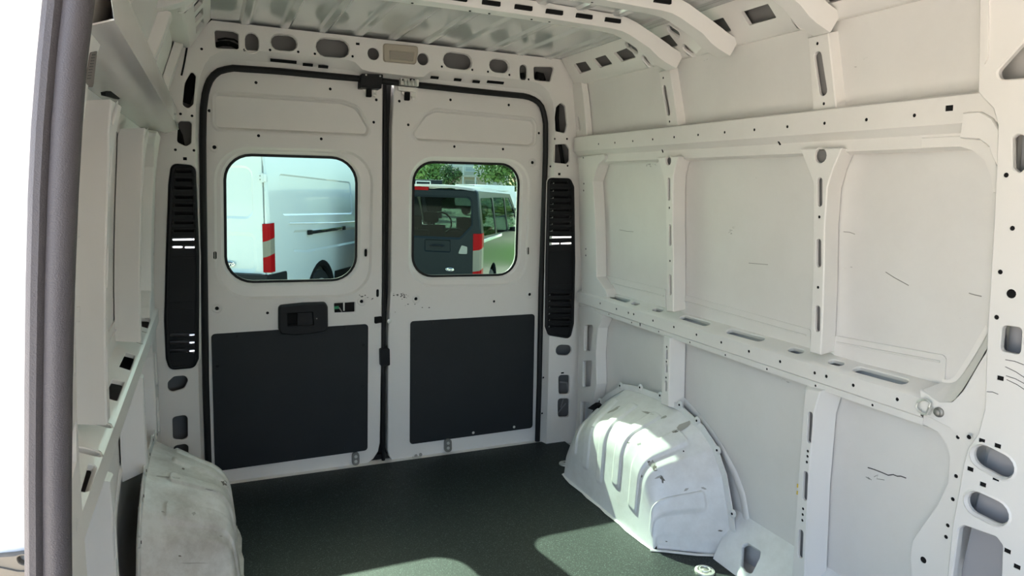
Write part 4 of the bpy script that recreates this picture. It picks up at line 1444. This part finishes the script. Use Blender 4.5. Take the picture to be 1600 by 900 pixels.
SV = SurfY(3.093)
rl = [(267.5, 276, 303), (281, 275, 303), (293.5, 274.5, 303), (308, 274, 303), (320.7, 273.5, 303.5), (333.5, 273, 304), (348, 272, 304), (360.7, 271.5, 304), (374, 271, 304), (386, 270.5, 304),
      (523.8, 268, 304), (535.5, 268, 304), (548.5, 268, 303)]
rr = [(285, 861, 887), (297, 860, 889), (308, 859.5, 889.5), (317.5, 859, 890), (328, 858.7, 890.5), (338.7, 858.5, 891), (349.3, 858, 891), (359.5, 857.5, 891.5), (371, 857, 892), (381, 857, 892),
      (460, 856.5, 891), (469.5, 856.5, 891), (479.5, 856.5, 891), (489.5, 856.5, 890.5), (499.5, 856.5, 890.5), (509.5, 856.5, 890)]
wl = {round(SV.at(a, y)[1], 3): 1 for y, a, b in rl if y in (374, 386, 523.8, 535.5, 548.5)}
wr = {round(SV.at(a, y)[1], 3): 1 for y, a, b in rr if y in (371, 381)}
vent(VENT_L, rl, wl, None, 'tall black louvred vent grille in the left door pillar', [(400, 268, 305), (404, 268, 305), (472, 264, 306), (484, 266, 304)])
vent(VENT_R, rr, wr, None, 'tall black louvred vent grille in the right door pillar', [(393, 856, 893), (446, 855, 893), (452, 857, 891)])

# ---- interior lamp in the header
root = empty('dome_lamp', (SF.at(625, 97)[0], 3.09, SF.at(625, 97)[1]), label='beige rectangular dome lamp set in the header above the doors', cat='lamp')
lp = rnd(FP((599.5, 69.5), (651, 74), (651.3, 82), (648, 99.5), (600, 95.5)), .008, 3)
lens = rnd(FP((607, 79), (647, 82.5), (644.5, 97), (607.5, 93.3)), .004, 3)
sheet(mb := MB(), SurfY(3.086), lp, [dict(l=[(lens, 0), (offset(lens, .003), .004)], cap=False)], ((-.003, .003), (-.004, .014)))
mb.build('lamp_housing', 'lamp', root)
M['diffuser'] = plain('ribbed_grey_lens', (.30, .27, .22), .3, coat=.2)
plate(SurfY(3.0885), offset(lens, .003), 0, .004).build('lamp_lens', 'diffuser', root)
for k in range(5):
    a, b = SF.at(612, 82.5 + k * 2.5), SF.at(641, 85 + k * 2.5)
    MB().tube([(a[0], 3.0885, a[1]), (b[0], 3.0885, b[1])], .0012, 5, up=Vector((0, 1, 0))).build('lens_rib', 'diffuser', root)

# ---- D-ring on the front end of the ledge
c = R_FACE.at(1474, 639)
Q = lambda x, y, d: R_FACE.M(*R_FACE.at(x, y), d)
root = empty('lashing_ring', Q(1474, 648, 0), label='zinc D-shaped lashing ring on the end of the right ledge', cat='lashing ring')
MB().tube([Q(*p, -.012) for p in ((1459, 629), (1452, 624.5), (1445, 624), (1438.5, 628), (1436.5, 635), (1440, 642), (1446, 646), (1452, 647), (1455, 641))], .0032, 8, up=Vector((1, 0, 0)), closed=True).build('ring', 'galv', root)
MB().lathe(Q(1467.5, 644, 0), (-1, 0, 0), [(.0135, -.002), (.0130, .004), (.009, .007), (.008, .012), (.004, .014)], 18).build('bolt_base', 'steel_dull', root)
MB().tube([Q(1454, 646, -.010), Q(1459, 636, -.012)], .006, 8, up=Vector((1, 0, 0))).build('ring_hinge', 'galv', root)

# ---- lashing eyes sunk in the floor
def floor_eye(x, y, label, rx):
    root = empty('floor_eye', (x, y, 0), label=label, cat='lashing eye')
    MB().lathe((x, y, 0), (0, 0, 1), [(rx, 0), (rx * .96, .006), (rx * .72, .008), (rx * .62, .002), (0.0001, .001)], 24).build('eye_cup', 'galv', root)
    MB().lathe((x, y, .001), (0, 0, 1), [(rx * .34, 0), (rx * .34, .006), (rx * .18, .008), (0.0001, .008)], 6).build('eye_bolt', 'steel_dull', root)
    pts = [(x + rx * .5 * math.cos(t), y + rx * .5 * math.sin(t), .009) for t in [2 * math.pi * k / 16 for k in range(16)]]
    MB().tube(pts, .0035, 6, closed=True).build('eye_ring', 'galv', root)
v = ray(1101, 893); t = -CAMZ / v.z
floor_eye(v.x * t, v.y * t, 'round zinc lashing eye in the floor by the near foot of the right wheel arch', .036)
v = ray(884, 725); t = -CAMZ / v.z
floor_eye(v.x * t - .004, v.y * t, 'round zinc lashing eye in the floor behind the right wheel arch', .030)

# ---- torn black plastic piece behind the right housing
root = empty('plastic_clip', (1.70, 2.86, .26), label='jagged black plastic piece poking out behind the right wheel arch', cat='plastic piece')
Sc = SurfX(1.715)
plate(Sc, S_px(Sc, [(918, 638), (926, 632), (931, 629), (934, 633), (931, 640), (933, 644), (936, 638), (928, 648), (925, 655), (923, 648), (927, 641)]), 0, .03).build('clip_body', 'black', root)

# ================================================================== OUTSIDE: the car park seen through the rear windows
GZ = -.60
ground = MB().box(-45, 60, -25, 95, GZ - .2, GZ).build('ground', 'concrete', kind='structure')

class Local:
    """frame of a parked vehicle: origin at its rear right corner on the ground, y forward, x to its right"""
    def __init__(s, x, y, deg):
        s.o = Vector((x, y, GZ))
        s.rz = -math.radians(deg)
        s.inv = Matrix.Rotation(-s.rz, 3, 'Z')
    def side(s, px, py, X=0.0):
        o, d = s.inv @ (EYE - s.o), s.inv @ ray(px, py)
        t = (X - o.x) / d.x
        return (o.y + d.y * t, o.z + d.z * t)
    def rear(s, px, py, Y=0.0):
        o, d = s.inv @ (EYE - s.o), s.inv @ ray(px, py)
        t = (Y - o.y) / d.y
        return (o.x + d.x * t, o.z + d.z * t)

def wheel(parent, x, y, r, w, out, name='wheel'):
    """out = +1 if the outer face looks to local +x"""
    ax = (out, 0, 0)
    wl = MB().lathe((x, y, r), ax, [(r * .62, -w), (r * .93, -w), (r, -w * .8), (r, -.02), (r * .94, 0), (r * .66, .004), (r * .62, -.01)], 28).build(name, 'tyre', parent, local=True)
    rm = MB().lathe((x, y, r), ax, [(r * .66, .0), (r * .62, .008), (r * .55, -.03), (r * .3, -.045), (r * .22, -.01), (.0001, -.008)], 28).build('rim', 'rim', wl, local=True)
    for k in range(6):
        a = 2 * math.pi * k / 6
        c = Vector((x + out * -.024, y + r * .44 * math.cos(a), r + r * .44 * math.sin(a)))
        MB().lathe(c, ax, [(r * .09, 0), (r * .09, .006)], 10).build('rim_slot', 'dark', rm, local=True)
    return wl

def lamp_stack(parent, zs, x0, x1, y1, zl):
    """wrap-round tail lamp: red, clear, red"""
    def band(z0a, z0b, z1a, z1b, mat, name, par):
        # left/right bottom and top heights give the slanted joint
        P = [(x0, -.012), (x1 - .02, -.012), (x1 + .008, .010), (x1 + .008, y1)]
        b, t = [], []
        for i, (x, y) in enumerate(P):
            f = i / 3
            b.append((x, y, z0a + (z0b - z0a) * f))
            t.append((x, y, z1a + (z1b - z1a) * f))
        back = [(x1 - .06, y1), (x0, .03)]
        b += [(back[0][0], back[0][1], z0b), (back[1][0], back[1][1], z0a)]
        t += [(back[0][0], back[0][1], z1b), (back[1][0], back[1][1], z1a)]
        n = len(b)
        return MB().add(b + t, [tuple(reversed(range(n))), tuple(range(n, 2 * n))] + [(i, (i + 1) % n, n + (i + 1) % n, n + i) for i in range(n)]).build(name, mat, par, local=True, smooth=25)
    z0, z1, z2, z3 = zs
    tl = band(z2, z2 + .05, z3 - .01, z3, 'red', 'tail_lamp', parent)
    band(z1, z1 + .05, z2, z2 + .05, 'lens', 'reversing_lens', tl)
    band(z0, z0, z1, z1 + .05, 'red', 'lower_lens', tl)
    return tl

def text_mesh(txt, size, parent, mat, loc, rot, shear=0.0):
    cu = bpy.data.curves.new('lettering', 'FONT')
    cu.body = txt
    cu.size = size
    cu.extrude = .0015
    cu.shear = shear
    cu.align_x = 'CENTER'
    cu.align_y = 'CENTER'
    tmp = bpy.data.objects.new('lettering', cu)
    COL.objects.link(tmp)
    me = bpy.data.meshes.new_from_object(tmp.evaluated_get(bpy.context.evaluated_depsgraph_get()))
    bpy.data.objects.remove(tmp)
    o = bpy.data.objects.new('lettering', me)
    me.materials.clear()
    me.materials.append(M[mat])
    o.location = loc
    o.rotation_euler = rot
    return finish(o, 'lettering', parent)

def oval_badge(parent, x, z, a):
    def ell(k, y):
        return [Vector((x + a * k * math.cos(t), y, z + a * .42 * k * math.sin(t))) for t in [2 * math.pi * i / 28 for i in range(28)]]
    bd = MB().grid([ell(1, -.003), ell(1, -.012), ell(.9, -.013), ell(.88, -.010)], True).build('oval_badge', 'chrome', parent, local=True)
    MB().add(ell(.9, -.010), [tuple(range(28))]).build('badge_field', 'badge', bd, local=True)
    text_mesh('Ford', a * .78, bd, 'chrome', (x, -.011, z), (math.radians(90), 0, 0), .25)
    return bd

# ---- white panel van outside the left window
LW = Local(.66, 8.8, 33)
root = empty('panel_van', LW.o, LW.rz, label='white panel van parked outside, seen through the left rear window', cat='van')
L, HW, HT = 5.6, 2.04, 2.56
crv = lambda z: -.055 * max(0, z - 1.1) ** 2 - .05 * max(0, .95 - z)
Sside = SurfF((0, 0, 0), (0, 1, 0), (0, 0, 1), (-1, 0, 0), lambda z: -crv(z))
def bodyx(z):
    return crv(z)
arch = [(1.47 + .43 * math.cos(t), .36 + .47 * math.sin(t)) for t in [math.pi * (1 - k / 14) for k in range(15)]]
oute = [(.05, .42)] + [(1.04, .42)] + arch + [(1.90, .42), (L - .6, .42), (L, .60), (L, 1.15), (L - .55, 1.35), (L - 1.2, 2.2), (L - 1.7, HT - .06), (.06, HT - .06), (.03, 1.3)]
ribs = [recess(rnd([(.34, 1.50), (2.6, 1.44), (2.6, 1.94), (.34, 2.02)], .07, 4), [(0, 0), (.02, .014)]),
        recess(rnd([(.60, 1.02), (1.0, .98), (2.9, .98), (2.9, 1.22), (.62, 1.30)], .05, 4), [(0, 0), (.03, .016)])]
sheet(mb := MB(), Sside, oute, ribs, ((-.004, .01), (-.004, .04)))
mb.build('body_side', 'vanwhite', root, local=True)
# highlight crease and side rail
mb = MB()
mb.tube([(bodyx(1.39) + .004, .5, 1.395), (bodyx(1.33) + .004, 2.0, 1.335), (bodyx(1.28) + .004, 4.2, 1.30)], .014, 6, flat=.6)
mb.build('side_crease', 'vanwhite', root, local=True)
mb = MB().box(bodyx(1.25) - .004, bodyx(1.25) + .022, 1.04, 2.23, 1.222, 1.268, .006)
rl_ = mb.build('sliding_rail', 'chrome', root, local=True)
MB().box(bodyx(1.25) - .004, bodyx(1.25) + .028, 1.02, 1.12, 1.215, 1.277, .006).build('rail_end', 'black', rl_, local=True)
MB().box(bodyx(1.25) - .004, bodyx(1.25) + .028, 2.17, 2.25, 1.215, 1.272, .006).build('rail_end', 'black', rl_, local=True)
MB().tube([(bodyx(1.24) + .023, 1.1, 1.24), (bodyx(1.24) + .023, 2.2, 1.238)], .007, 6).build('rail_slot', 'dark', rl_, local=True)
# roof and far side
mb = MB()
rr_ = []
for y in (.02, .10, 1.5, 3.0, L - 1.75):
    rr_.append([(bodyx(HT - .06), y, HT - .06), (-.20, y, HT + (.0 if y > .05 else -.04)), (-1.0, y, HT + (.05 if y > .05 else -.03)), (-HW + .2, y, HT), (-HW + .1, y, HT - .06)])
mb.grid(rr_).build('roof_panel', 'vanwhite', root, local=True)
MB().box(-HW, -HW + .05, .05, L - .6, .42, HT - .06).build('far_side', 'vanwhite', root, local=True)
mb = MB().add([(-.1, L - 1.7, HT - .05), (-HW + .1, L - 1.7, HT - .05), (-HW + .06, L - .55, 1.35), (-.06, L - .55, 1.35)], [(0, 1, 2, 3)]).build('windscreen', 'glass_dark', root, local=True)
MB().box(-HW + .05, -.05, L - .6, L + .1, .45, 1.30, .12).build('bonnet', 'vanwhite', root, local=True)
MB().box(-HW + .08, -.06, .1, L - .6, .34, .44).build('under_body', 'dark', root, local=True)
# rear doors
Sr = SurfF((0, 0, 0), (1, 0, 0), (0, 0, 1), (0, 1, 0), None)
def rearx(z):
    return bodyx(z)
for x0, x1, sgn in ((-1.02, -.068, 1), (-1.97, -1.032, -1)):
    o_ = rnd([(x0, .50), (x1, .50), (x1 - (.02 if sgn > 0 else 0), 2.42), (x0 + (.02 if sgn < 0 else 0), 2.42)], .03, 3)
    hs = [recess(rnd([(x0 + .14, 1.46), (x1 - .13, 1.46), (x1 - .13, 2.10), (x0 + .14, 2.10)], .12, 5), [(0, 0), (.03, .02)]),
          recess(rnd([(x0 + .10, .80), (x1 - .10, .80), (x1 - .10, 1.30), (x0 + .10, 1.30)], .10, 5), [(0, 0), (.05, .012)])]
    sheet(mb := MB(), Sr, o_, hs, ((-.004, .008), (-.004, .05)))
    dr = mb.build('rear_door', 'vanwhite', root, local=True)
    hx = x1 + .008 if sgn > 0 else x0 - .008
    for z in (1.96, .76):
        h_ = MB().box(hx - .040, hx + .050, -.030, .012, z - .045, z + .045, .008).build('door_hinge', 'vanwhite', dr, local=True)
        MB().lathe((hx + .004, -.028, z - .055), (0, 0, 1), [(.012, 0), (.012, .11)], 10).build('hinge_pin', 'vanwhite', h_, local=True)
        for dz in (-.022, .022):
            MB().lathe((hx - .026, -.030, z + dz), (0, -1, 0), [(.009, 0), (.009, .004)], 8).build('hinge_bolt', 'steel_dull', h_, local=True)
# corner posts
for xa, xb in ((-.062, .0), (-HW, -HW + .03)):
    rows = []
    for z in (.42, .7, .95, 1.2, 1.5, 1.8, 2.1, 2.35, HT - .06):
        b = bodyx(z)
        rows.append([(xa, .008, z), ((xa * .6 + b * .4) if xb == 0 else xb, -.002 if xb == 0 else .008, z), (b - .012, .008, z), (b, .04, z), (b, .075, z)] if xb == 0 else [(xa, .05, z), (xa + .02, .006, z), (xb, .008, z)])
    MB().grid(rows).build('corner_post', 'vanwhite', root, local=True)
MB().box(-HW + .05, -.07, .0, .04, 2.38, HT, .01).build('rear_header', 'vanwhite', root, local=True)
MB().box(-HW - .01, .012, -.10, .42, .42, .80, .04).build('rear_bumper', 'black', root, local=True)
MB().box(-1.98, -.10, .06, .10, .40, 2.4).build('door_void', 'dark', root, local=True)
lamp_stack(root, (.82, 1.00, 1.19, 1.42), -.085, .0, .11, 0)
oval_badge(root, -.545, .905, .085)
for y in (1.47, L - 1.0):
    wheel(root, -.03, y, .345, .22, 1)
    wheel(root, -HW + .03, y, .345, .22, -1)
MB().tube([(-.06, 1.47 + .40 * math.cos(t), .36 + .44 * math.sin(t)) for t in [math.pi * k / 16 for k in range(17)]], .06, 8, up=Vector((1, 0, 0))).build('wheel_arch_liner', 'dark', root, local=True)
MB().box(-.04, .004, 1.92, L - 1.5, .40, .62, .015).build('side_cladding', 'black', root, local=True)

# ---- dark passenger van outside the right window
LD = Local(3.52, 9.1, 33)
root = empty('passenger_van', LD.o, LD.rz, label='dark slate passenger van parked outside, seen through the right rear window', cat='van')
HT, HW, L = 1.93, 1.86, 4.4
crv2 = lambda z: -.16 * max(0, z - 1.05) ** 2 - .05 * max(0, .8 - z)
Sr = SurfF((-.93, 0, 0), (.93, 0, 0), (0, 0, 1), (0, 1, 0), None)
win = rnd([(-.80, 1.20), (.66, 1.20), (.84, 1.38), (.82, 1.76), (-.80, 1.76)], .07, 4)
o_ = rnd([(-.97, .38), (.97, .38), (.985, 1.1), (.91, 1.86), (-.91, 1.86), (-.985, 1.1)], .05, 4)
hs = [dict(l=[(offset(win, -.03), 0), (win, .012), (win, .022)], cap=False),
      recess(rnd([(.10, .98), (.52, .98), (.52, 1.16), (.10, 1.16)], .03, 3), [(0, 0), (.015, .02)])]
sheet(mb := MB(), Sr, o_, hs, ((-.01, .01), (-.02, .05)))
td = mb.build('tailgate', 'vandark', root, local=True)
MB().add([Sr.M(u, v, .018) for u, v in offset(win, -.004)], [tuple(range(len(win)))]).build('rear_glass', 'glass_dark', td, local=True)
MB().tube([(-.75, -.012, 1.065), (-.72, -.026, 1.075), (-.58, -.026, 1.075), (-.55, -.012, 1.065)], .012, 6).build('pull_handle', 'black', td, local=True)
b_ = LD.rear(703, 421)
oval_badge(td, b_[0], b_[1], .062)
p0, p1 = LD.rear(716, 383), LD.rear(730, 397)
MB().prism(rnd([(p0[0], p1[1]), (p1[0], p1[1]), (p1[0], p0[1] - .02), (p0[0] + .05, p0[1])], .015, 3), lambda u, v: Vector((u, -.006, v)), lambda u, v: Vector((u, .0, v))).build('plate_bracket', 'steel_dull', td, local=True)  # grey plate painting a pale reflection on the tailgate
MB().box(-1.84, .0, -.09, .30, .28, .52, .05).build('rear_bumper', 'black', root, local=True)
MB().box(-1.15, -.78, -.014, .03, 1.855, 1.905, .008).build('high_brake_lamp', 'red', root, local=True)
lamp_stack(root, (.54, .72, 1.02, 1.27), -.115, .0, .13, 0)
Ss = SurfF((0, 0, 0), (0, 1, 0), (0, 0, 1), (-1, 0, 0), lambda z: -crv2(z))
w1 = rnd([(.20, 1.22), (1.10, 1.20), (1.10, 1.76), (.24, 1.76)], .04, 3)
w2 = rnd([(1.20, 1.20), (2.15, 1.18), (2.15, 1.75), (1.20, 1.76)], .04, 3)
w3 = rnd([(2.25, 1.18), (3.4, 1.12), (3.0, 1.52), (2.65, 1.74), (2.25, 1.75)], .04, 3)
arch = [(.95 + .38 * math.cos(t), .36 + .40 * math.sin(t)) for t in [math.pi * (1 - k / 12) for k in range(13)]]
oute = [(.05, .45), (.57, .40)] + arch + [(1.33, .40), (3.5, .40), (L, .5), (L, .95), (3.6, 1.08), (2.85, 1.80), (.06, 1.86), (.03, 1.2)]
def band(p):
    return dict(l=[(p, 0), (p, .012)], cap=False)
sheet(mb := MB(), Ss, oute, [band(w1), band(w2), band(w3)], ((-.004, .01), (-.004, .04)))
sd = mb.build('body_side', 'vandark', root, local=True)
for w in (w1, w2, w3):
    MB().add([Ss.M(u, v, .006) for u, v in offset(w, -.003)], [tuple(range(len(w)))]).build('side_glass', 'glass_dark', sd, local=True)
MB().box(-.012, .010, .15, 1.60, 1.13, 1.18, .006).build('side_moulding', 'carsilver', sd, local=True)
mb = MB(); sheet(mb, SurfF((-HW, 0, 0), (0, 1, 0), (0, 0, 1), (1, 0, 0), lambda z: -crv2(z)), oute, [band(w1), band(w2), band(w3)], ((-.004, .01),))
mb.build('far_side', 'vandark', root, local=True)
rows = []
for y in (-.01, .06, .5, 1.5, 2.7, 2.9):
    dz = -.03 if y < 0 else (-.05 if y > 2.5 else 0)
    rows.append([(crv2(1.86), y, 1.86), (-.17, y, 1.895 + dz), (-.45, y, 1.925 + dz), (-.93, y, 1.94 + dz), (-1.41, y, 1.925 + dz), (-1.69, y, 1.895 + dz), (-HW - crv2(1.86), y, 1.86)])
MB().grid(rows).build('roof_panel', 'vandark', root, local=True)
MB().box(-1.81, -.05, 3.5, L + .02, .45, 1.02, .10).build('bonnet', 'vandark', root, local=True)
MB().box(-1.81, -.05, .1, 3.3, .38, .46).build('cabin_floor', 'dark', root, local=True)
MB().add([(-.15, 2.86, 1.80), (-1.71, 2.86, 1.80), (-1.79, 3.65, 1.05), (-.07, 3.65, 1.05)], [(0, 1, 2, 3)]).build('windscreen', 'glass', root, local=True)
MB().box(-1.78, -.1, 3.0, 3.2, .9, 1.14, .04).build('dashboard', 'black', root, local=True)
for x, y, h in ((-1.33, 2.1, 1.25), (-.5, 2.1, 1.25), (-1.33, 1.1, 1.22), (-.5, 1.1, 1.22)):
    st = MB().box(x - .24, x + .24, y - .06, y + .08, .5, h, .05).box(x - .24, x + .24, y, y + .5, .5, .75, .05).build('seat', 'seat', root, local=True)
    MB().box(x - .13, x + .13, y - .08, y + .02, h + .04, h + .22, .04).box(x - .06, x - .04, y - .04, y - .02, h - .02, h + .08).box(x + .04, x + .06, y - .04, y - .02, h - .02, h + .08).build('headrest', 'seat', st, local=True)
MB().tube([(-1.33 + .19 * math.cos(t), 2.75 - .05 * math.sin(t), 1.25 + .19 * math.sin(t)) for t in [2 * math.pi * k / 20 for k in range(20)]], .014, 6, up=Vector((0, 1, 0)), closed=True).build('steering_wheel', 'black', root, local=True)
m_ = MB().box(.06, .27, 2.72, 2.86, 1.12, 1.46, .03).build('door_mirror', 'black', root, local=True)
MB().box(-.06, .10, 2.74, 2.82, 1.14, 1.22, .01).build('mirror_arm', 'black', m_, local=True)
for y in (.95, 3.4):
    wheel(root, -.03, y, .33, .2, 1)
    wheel(root, -HW + .03, y, .33, .2, -1)

# ---- far parked cars
def car(x, y, deg, mat, label, length=4.3, h=1.48, sc=1.0):
    root = empty('parked_car', (x, y, GZ), -math.radians(deg), label=label, cat='car')
    prof = [(0, .35), (0, .78), (.08, .95), (.55, 1.02), (1.05, h - .04), (1.5, h), (2.4, h - .02), (3.1, 1.02), (3.9, .92), (length, .70), (length, .35), (3.85, .30), (3.75, .55), (3.55, .66), (3.3, .66), (3.1, .55), (3.0, .30),
            (1.25, .30), (1.15, .55), (.95, .66), (.7, .66), (.5, .55), (.4, .30)]
    wdt = 1.75
    mb = MB()
    n = len(prof)
    def ring(xx, k, topin):
        return [Vector((xx + (topin if z > 1.03 else 0) * (1 if xx < -.9 else -1), y_, z)) for y_, z in prof]
    a, b = ring(0, 1, .16), ring(-wdt, 1, .16)
    mb.add(a + b, [tuple(range(n)), tuple(range(2 * n - 1, n - 1, -1))] + [(i, (i + 1) % n, n + (i + 1) % n, n + i) for i in range(n)])
    bd = mb.build('car_body', mat, root, local=True, smooth=30)
    for q in ([(.72, 1.05), (1.12, h - .10), (1.75, h - .07), (1.75, 1.05)], [(1.82, 1.05), (1.82, h - .07), (2.38, h - .09), (2.95, 1.05)]):
        for xx, o in ((-.06, .02), (-wdt + .06, -.02)):
            k = lambda v: (-.03 if v < 1.1 else -.16) if o > 0 else (-wdt + .03 if v < 1.1 else -wdt + .16)
            MB().add([(k(v) + o * 2.2, u, v) for u, v in q], [(0, 1, 2, 3)]).build('side_window', 'glass_dark', bd, local=True)
    MB().add([(-.25, .60, 1.05), (-wdt + .25, .60, 1.05), (-wdt + .28, 1.02, h - .08), (-.28, 1.02, h - .08)], [(0, 1, 2, 3)]).build('rear_window', 'glass_dark', bd, local=True)
    for yy in (.83, 3.42):
        wheel(root, .0, yy, .33, .2, 1)
        wheel(root, -wdt, yy, .33, .2, -1)
    return root

car(18.5, 47.0, 78, 'carblue', 'blue grey car far across the car park, beyond the dark van')
car(19.3, 38.2, 78, 'carsilver', 'silver car far off, half hidden behind the dark van roof', 4.3, 1.5)
car(27.5, 50.0, 75, 'vanwhite', 'white car at the far edge of the car park under the trees', 4.3, 1.55)

# far trailer and white truck roof that just show above the dark van
root = empty('box_trailer', (7.9, 28.5, GZ), -math.radians(5), label='black box trailer with white square outline at the car park edge', cat='trailer')
MB().box(-1.9, 1.25, 0, 4, .5, 2.13, .03).build('trailer_body', 'vandark', root, local=True)
fr_ = MB()
for a in ((.1, .75, 1.72, 1.76), (.1, .75, 2.04, 2.08), (.1, .14, 1.72, 2.08), (.71, .75, 1.72, 2.08)):
    fr_.box(a[0], a[1], -.02, 0, a[2], a[3])
fr_.build('outline_mark', 'vanwhite', root, local=True)
for yy in (1.6, 2.5):
    wheel(root, 1.25, yy, .34, .2, 1)
    wheel(root, -1.9, yy, .34, .2, -1)
MB().box(-2.3, -1.95, .2, .5, .5, 2.25, .02).build('trailer_post', 'siding', root, local=True)
root = empty('delivery_truck', (15.7, 42.0, GZ), -math.radians(70), label='white delivery truck roof far off above the dark van', cat='truck')
MB().box(-2.0, 0, 0, 3.6, .6, 2.0, .08).build('cargo_box', 'vanwhite', root, local=True)
MB().box(-1.9, -.1, 3.6, 4.9, .5, 1.6, .2).build('truck_cab', 'vanwhite', root, local=True)
for yy in (.9, 4.3):
    wheel(root, 0, yy, .36, .22, 1)
    wheel(root, -2.0, yy, .36, .22, -1)

# house among the trees
root = empty('house', (21.5, 62.0, GZ), math.radians(-8), label='cream house with grey roof and deck among the trees', cat='house')
sheet(mb := MB(), SurfF((0, 0, 0), (1, 0, 0), (0, 0, 1), (0, 1, 0)), [(-5, 0), (5, 0), (5, 5.2), (-5, 5.2)],
      [dict(l=[(ccw([(x, z), (x + 1.1, z), (x + 1.1, z + 1.2), (x, z + 1.2)]), d) for d in (0, .12)], cap=False) for x in (-3.6, -1.6, .7, 2.8) for z in (1.2, 3.3)], ((0, .2),))
mb.build('front_wall', 'siding', root, local=True)
MB().box(-5, 5, .3, 7, 0, 5.2).build('house_core', 'shingle', root, local=True)
for x in (-3.6, -1.6, .7, 2.8):
    for z in (1.2, 3.3):
        w_ = MB().box(x - .08, x + 1.18, -.05, .0, z - .08, z + .0).box(x - .08, x + 1.18, -.05, 0, z + 1.2, z + 1.28).box(x - .08, x, -.05, 0, z, z + 1.2).box(x + 1.1, x + 1.18, -.05, 0, z, z + 1.2).build('window_frame', 'vanwhite', root, local=True)
        MB().box(x, x + 1.1, .05, .07, z, z + 1.2).build('pane', 'carsilver', w_, local=True)
MB().add([(-5.5, -.5, 5.1), (5.5, -.5, 5.1), (5.5, 3.5, 7.4), (-5.5, 3.5, 7.4), (5.5, 7.5, 5.1), (-5.5, 7.5, 5.1)], [(0, 1, 2, 3), (3, 2, 4, 5), (1, 4, 2), (0, 3, 5)]).build('roof', 'shingle', root, local=True)
dk = MB().box(-1.2, 2.4, -2.2, 0, 2.7, 2.85).build('deck', 'siding', root, local=True)
for x in (-1.1, .05, 1.2, 2.3):
    MB().box(x - .06, x + .06, -2.2, -2.08, 0, 3.7).build('deck_post', 'vanwhite', dk, local=True)
MB().box(-1.2, 2.4, -2.18, -2.1, 3.62, 3.72).build('deck_rail', 'vanwhite', dk, local=True)

# trees
def tree(x, y, h, r, mat, seed, label, n=3000, low=.12, name='leafy_tree'):
    rs = random.Random(seed)
    root = empty(name, (x, y, GZ), label=label, cat='tree' if name == 'leafy_tree' else 'bush')
    tk = MB()
    tk.lathe((0, 0, 0), (0, 0, 1), [(.05 * h * .6 + .04, 0), (.03 * h * .6 + .03, h * .3), (.015 * h + .01, h * .75)], 8)
    for k in range(4):
        a = rs.uniform(0, 6.28)
        tk.tube([(0, 0, h * (.22 + .1 * k)), (math.cos(a) * r * .35, math.sin(a) * r * .35, h * (.38 + .1 * k)), (math.cos(a) * r * .65, math.sin(a) * r * .65, h * (.5 + .1 * k))], .035 * h * .35, 5)
    tk.build('trunk', 'bark', root, local=True)
    blobs = []
    for _ in range(22):
        a, q, z = rs.uniform(0, 6.28), math.sqrt(rs.random()), rs.random()
        rad = r * (.35 + .65 * math.sin(math.pi * (.18 + .72 * z)))
        blobs.append((Vector((math.cos(a) * q * rad * .75, math.sin(a) * q * rad * .75, h * (low + (1 - low) * z * .93))), r * rs.uniform(.26, .46)))
    mb = MB()
    for _ in range(int(n * 2.2)):
        c, br = rs.choice(blobs)
        d = Vector((rs.gauss(0, 1), rs.gauss(0, 1), rs.gauss(0, 1))).normalized()
        p = c + d * br * (rs.random() ** .35)
        s = rs.uniform(.09, .18) * (.6 + h / 10)
        u = Vector((rs.gauss(0, 1), rs.gauss(0, 1), rs.gauss(0, 1))).normalized()
        v = u.cross(d + Vector((0, 0, .3))).normalized()
        mb.add([p - u * s, p - v * s * .55, p + u * s, p + v * s * .55], [(0, 1, 2, 3)])
    o = mb.build('foliage', mat, root, local=True, smooth=0)
    o['kind'] = 'stuff'
    return root

tree(9.9, 40, 5.2, 2.1, 'leaf_b', 1, 'light green tree leftmost in the right rear window, above the black trailer')
tree(12.5, 44, 4.6, 1.7, 'leaf_a', 2, 'mid green tree just left of the cream house')
tree(23.2, 52, 7.5, 3.4, 'leaf_a', 3, 'large bushy green tree right of the cream house', 4200)
tree(30.5, 56, 8.5, 3.9, 'leaf_b', 4, 'pale green tree at the right edge of the right rear window', 4200)
tree(18.5, 56.5, 3.4, 2.0, 'leaf_c', 5, 'low dark green bush in front of the cream house', 2400, .0, 'leafy_bush')
tree(12.6, 52, 7.0, 3.0, 'leaf_a', 6, 'tall mid green tree behind the leftmost light green one', 3500)
tree(36, 66, 9.5, 4.5, 'leaf_c', 7, 'dark green tree farthest back at the right', 3600)
tree(22.0, 79, 11.0, 4.6, 'leaf_c', 8, 'dark green tree behind the cream house', 3000)
tree(10.5, 64, 8.5, 4.2, 'leaf_c', 9, 'dark green tree far behind the mid green tree', 3000)

tree(20.6, 17.5, 2.8, 2.2, 'leaf_a', 21, 'rounded green bush beside the lawn, out to the right', 1800, .0, 'leafy_bush')
tree(17.5, 24.2, 3.4, 2.6, 'leaf_b', 22, 'larger light green bush farther along the lawn', 1800, .0, 'leafy_bush')
tree(12.3, 10.8, 2.4, 1.8, 'leaf_c', 23, 'small dark green bush nearest the dark van', 1500, .0, 'leafy_bush')

# lawn strip and planting bed beside the dark van
lw = MB().box(7.6, 17.0, 13.6, 19.6, GZ - .02, GZ + .05, .02).build('lawn_strip', 'grass')
lw['label'] = 'bright green lawn strip beside the pavement beyond the dark van'
lw['category'] = 'lawn'
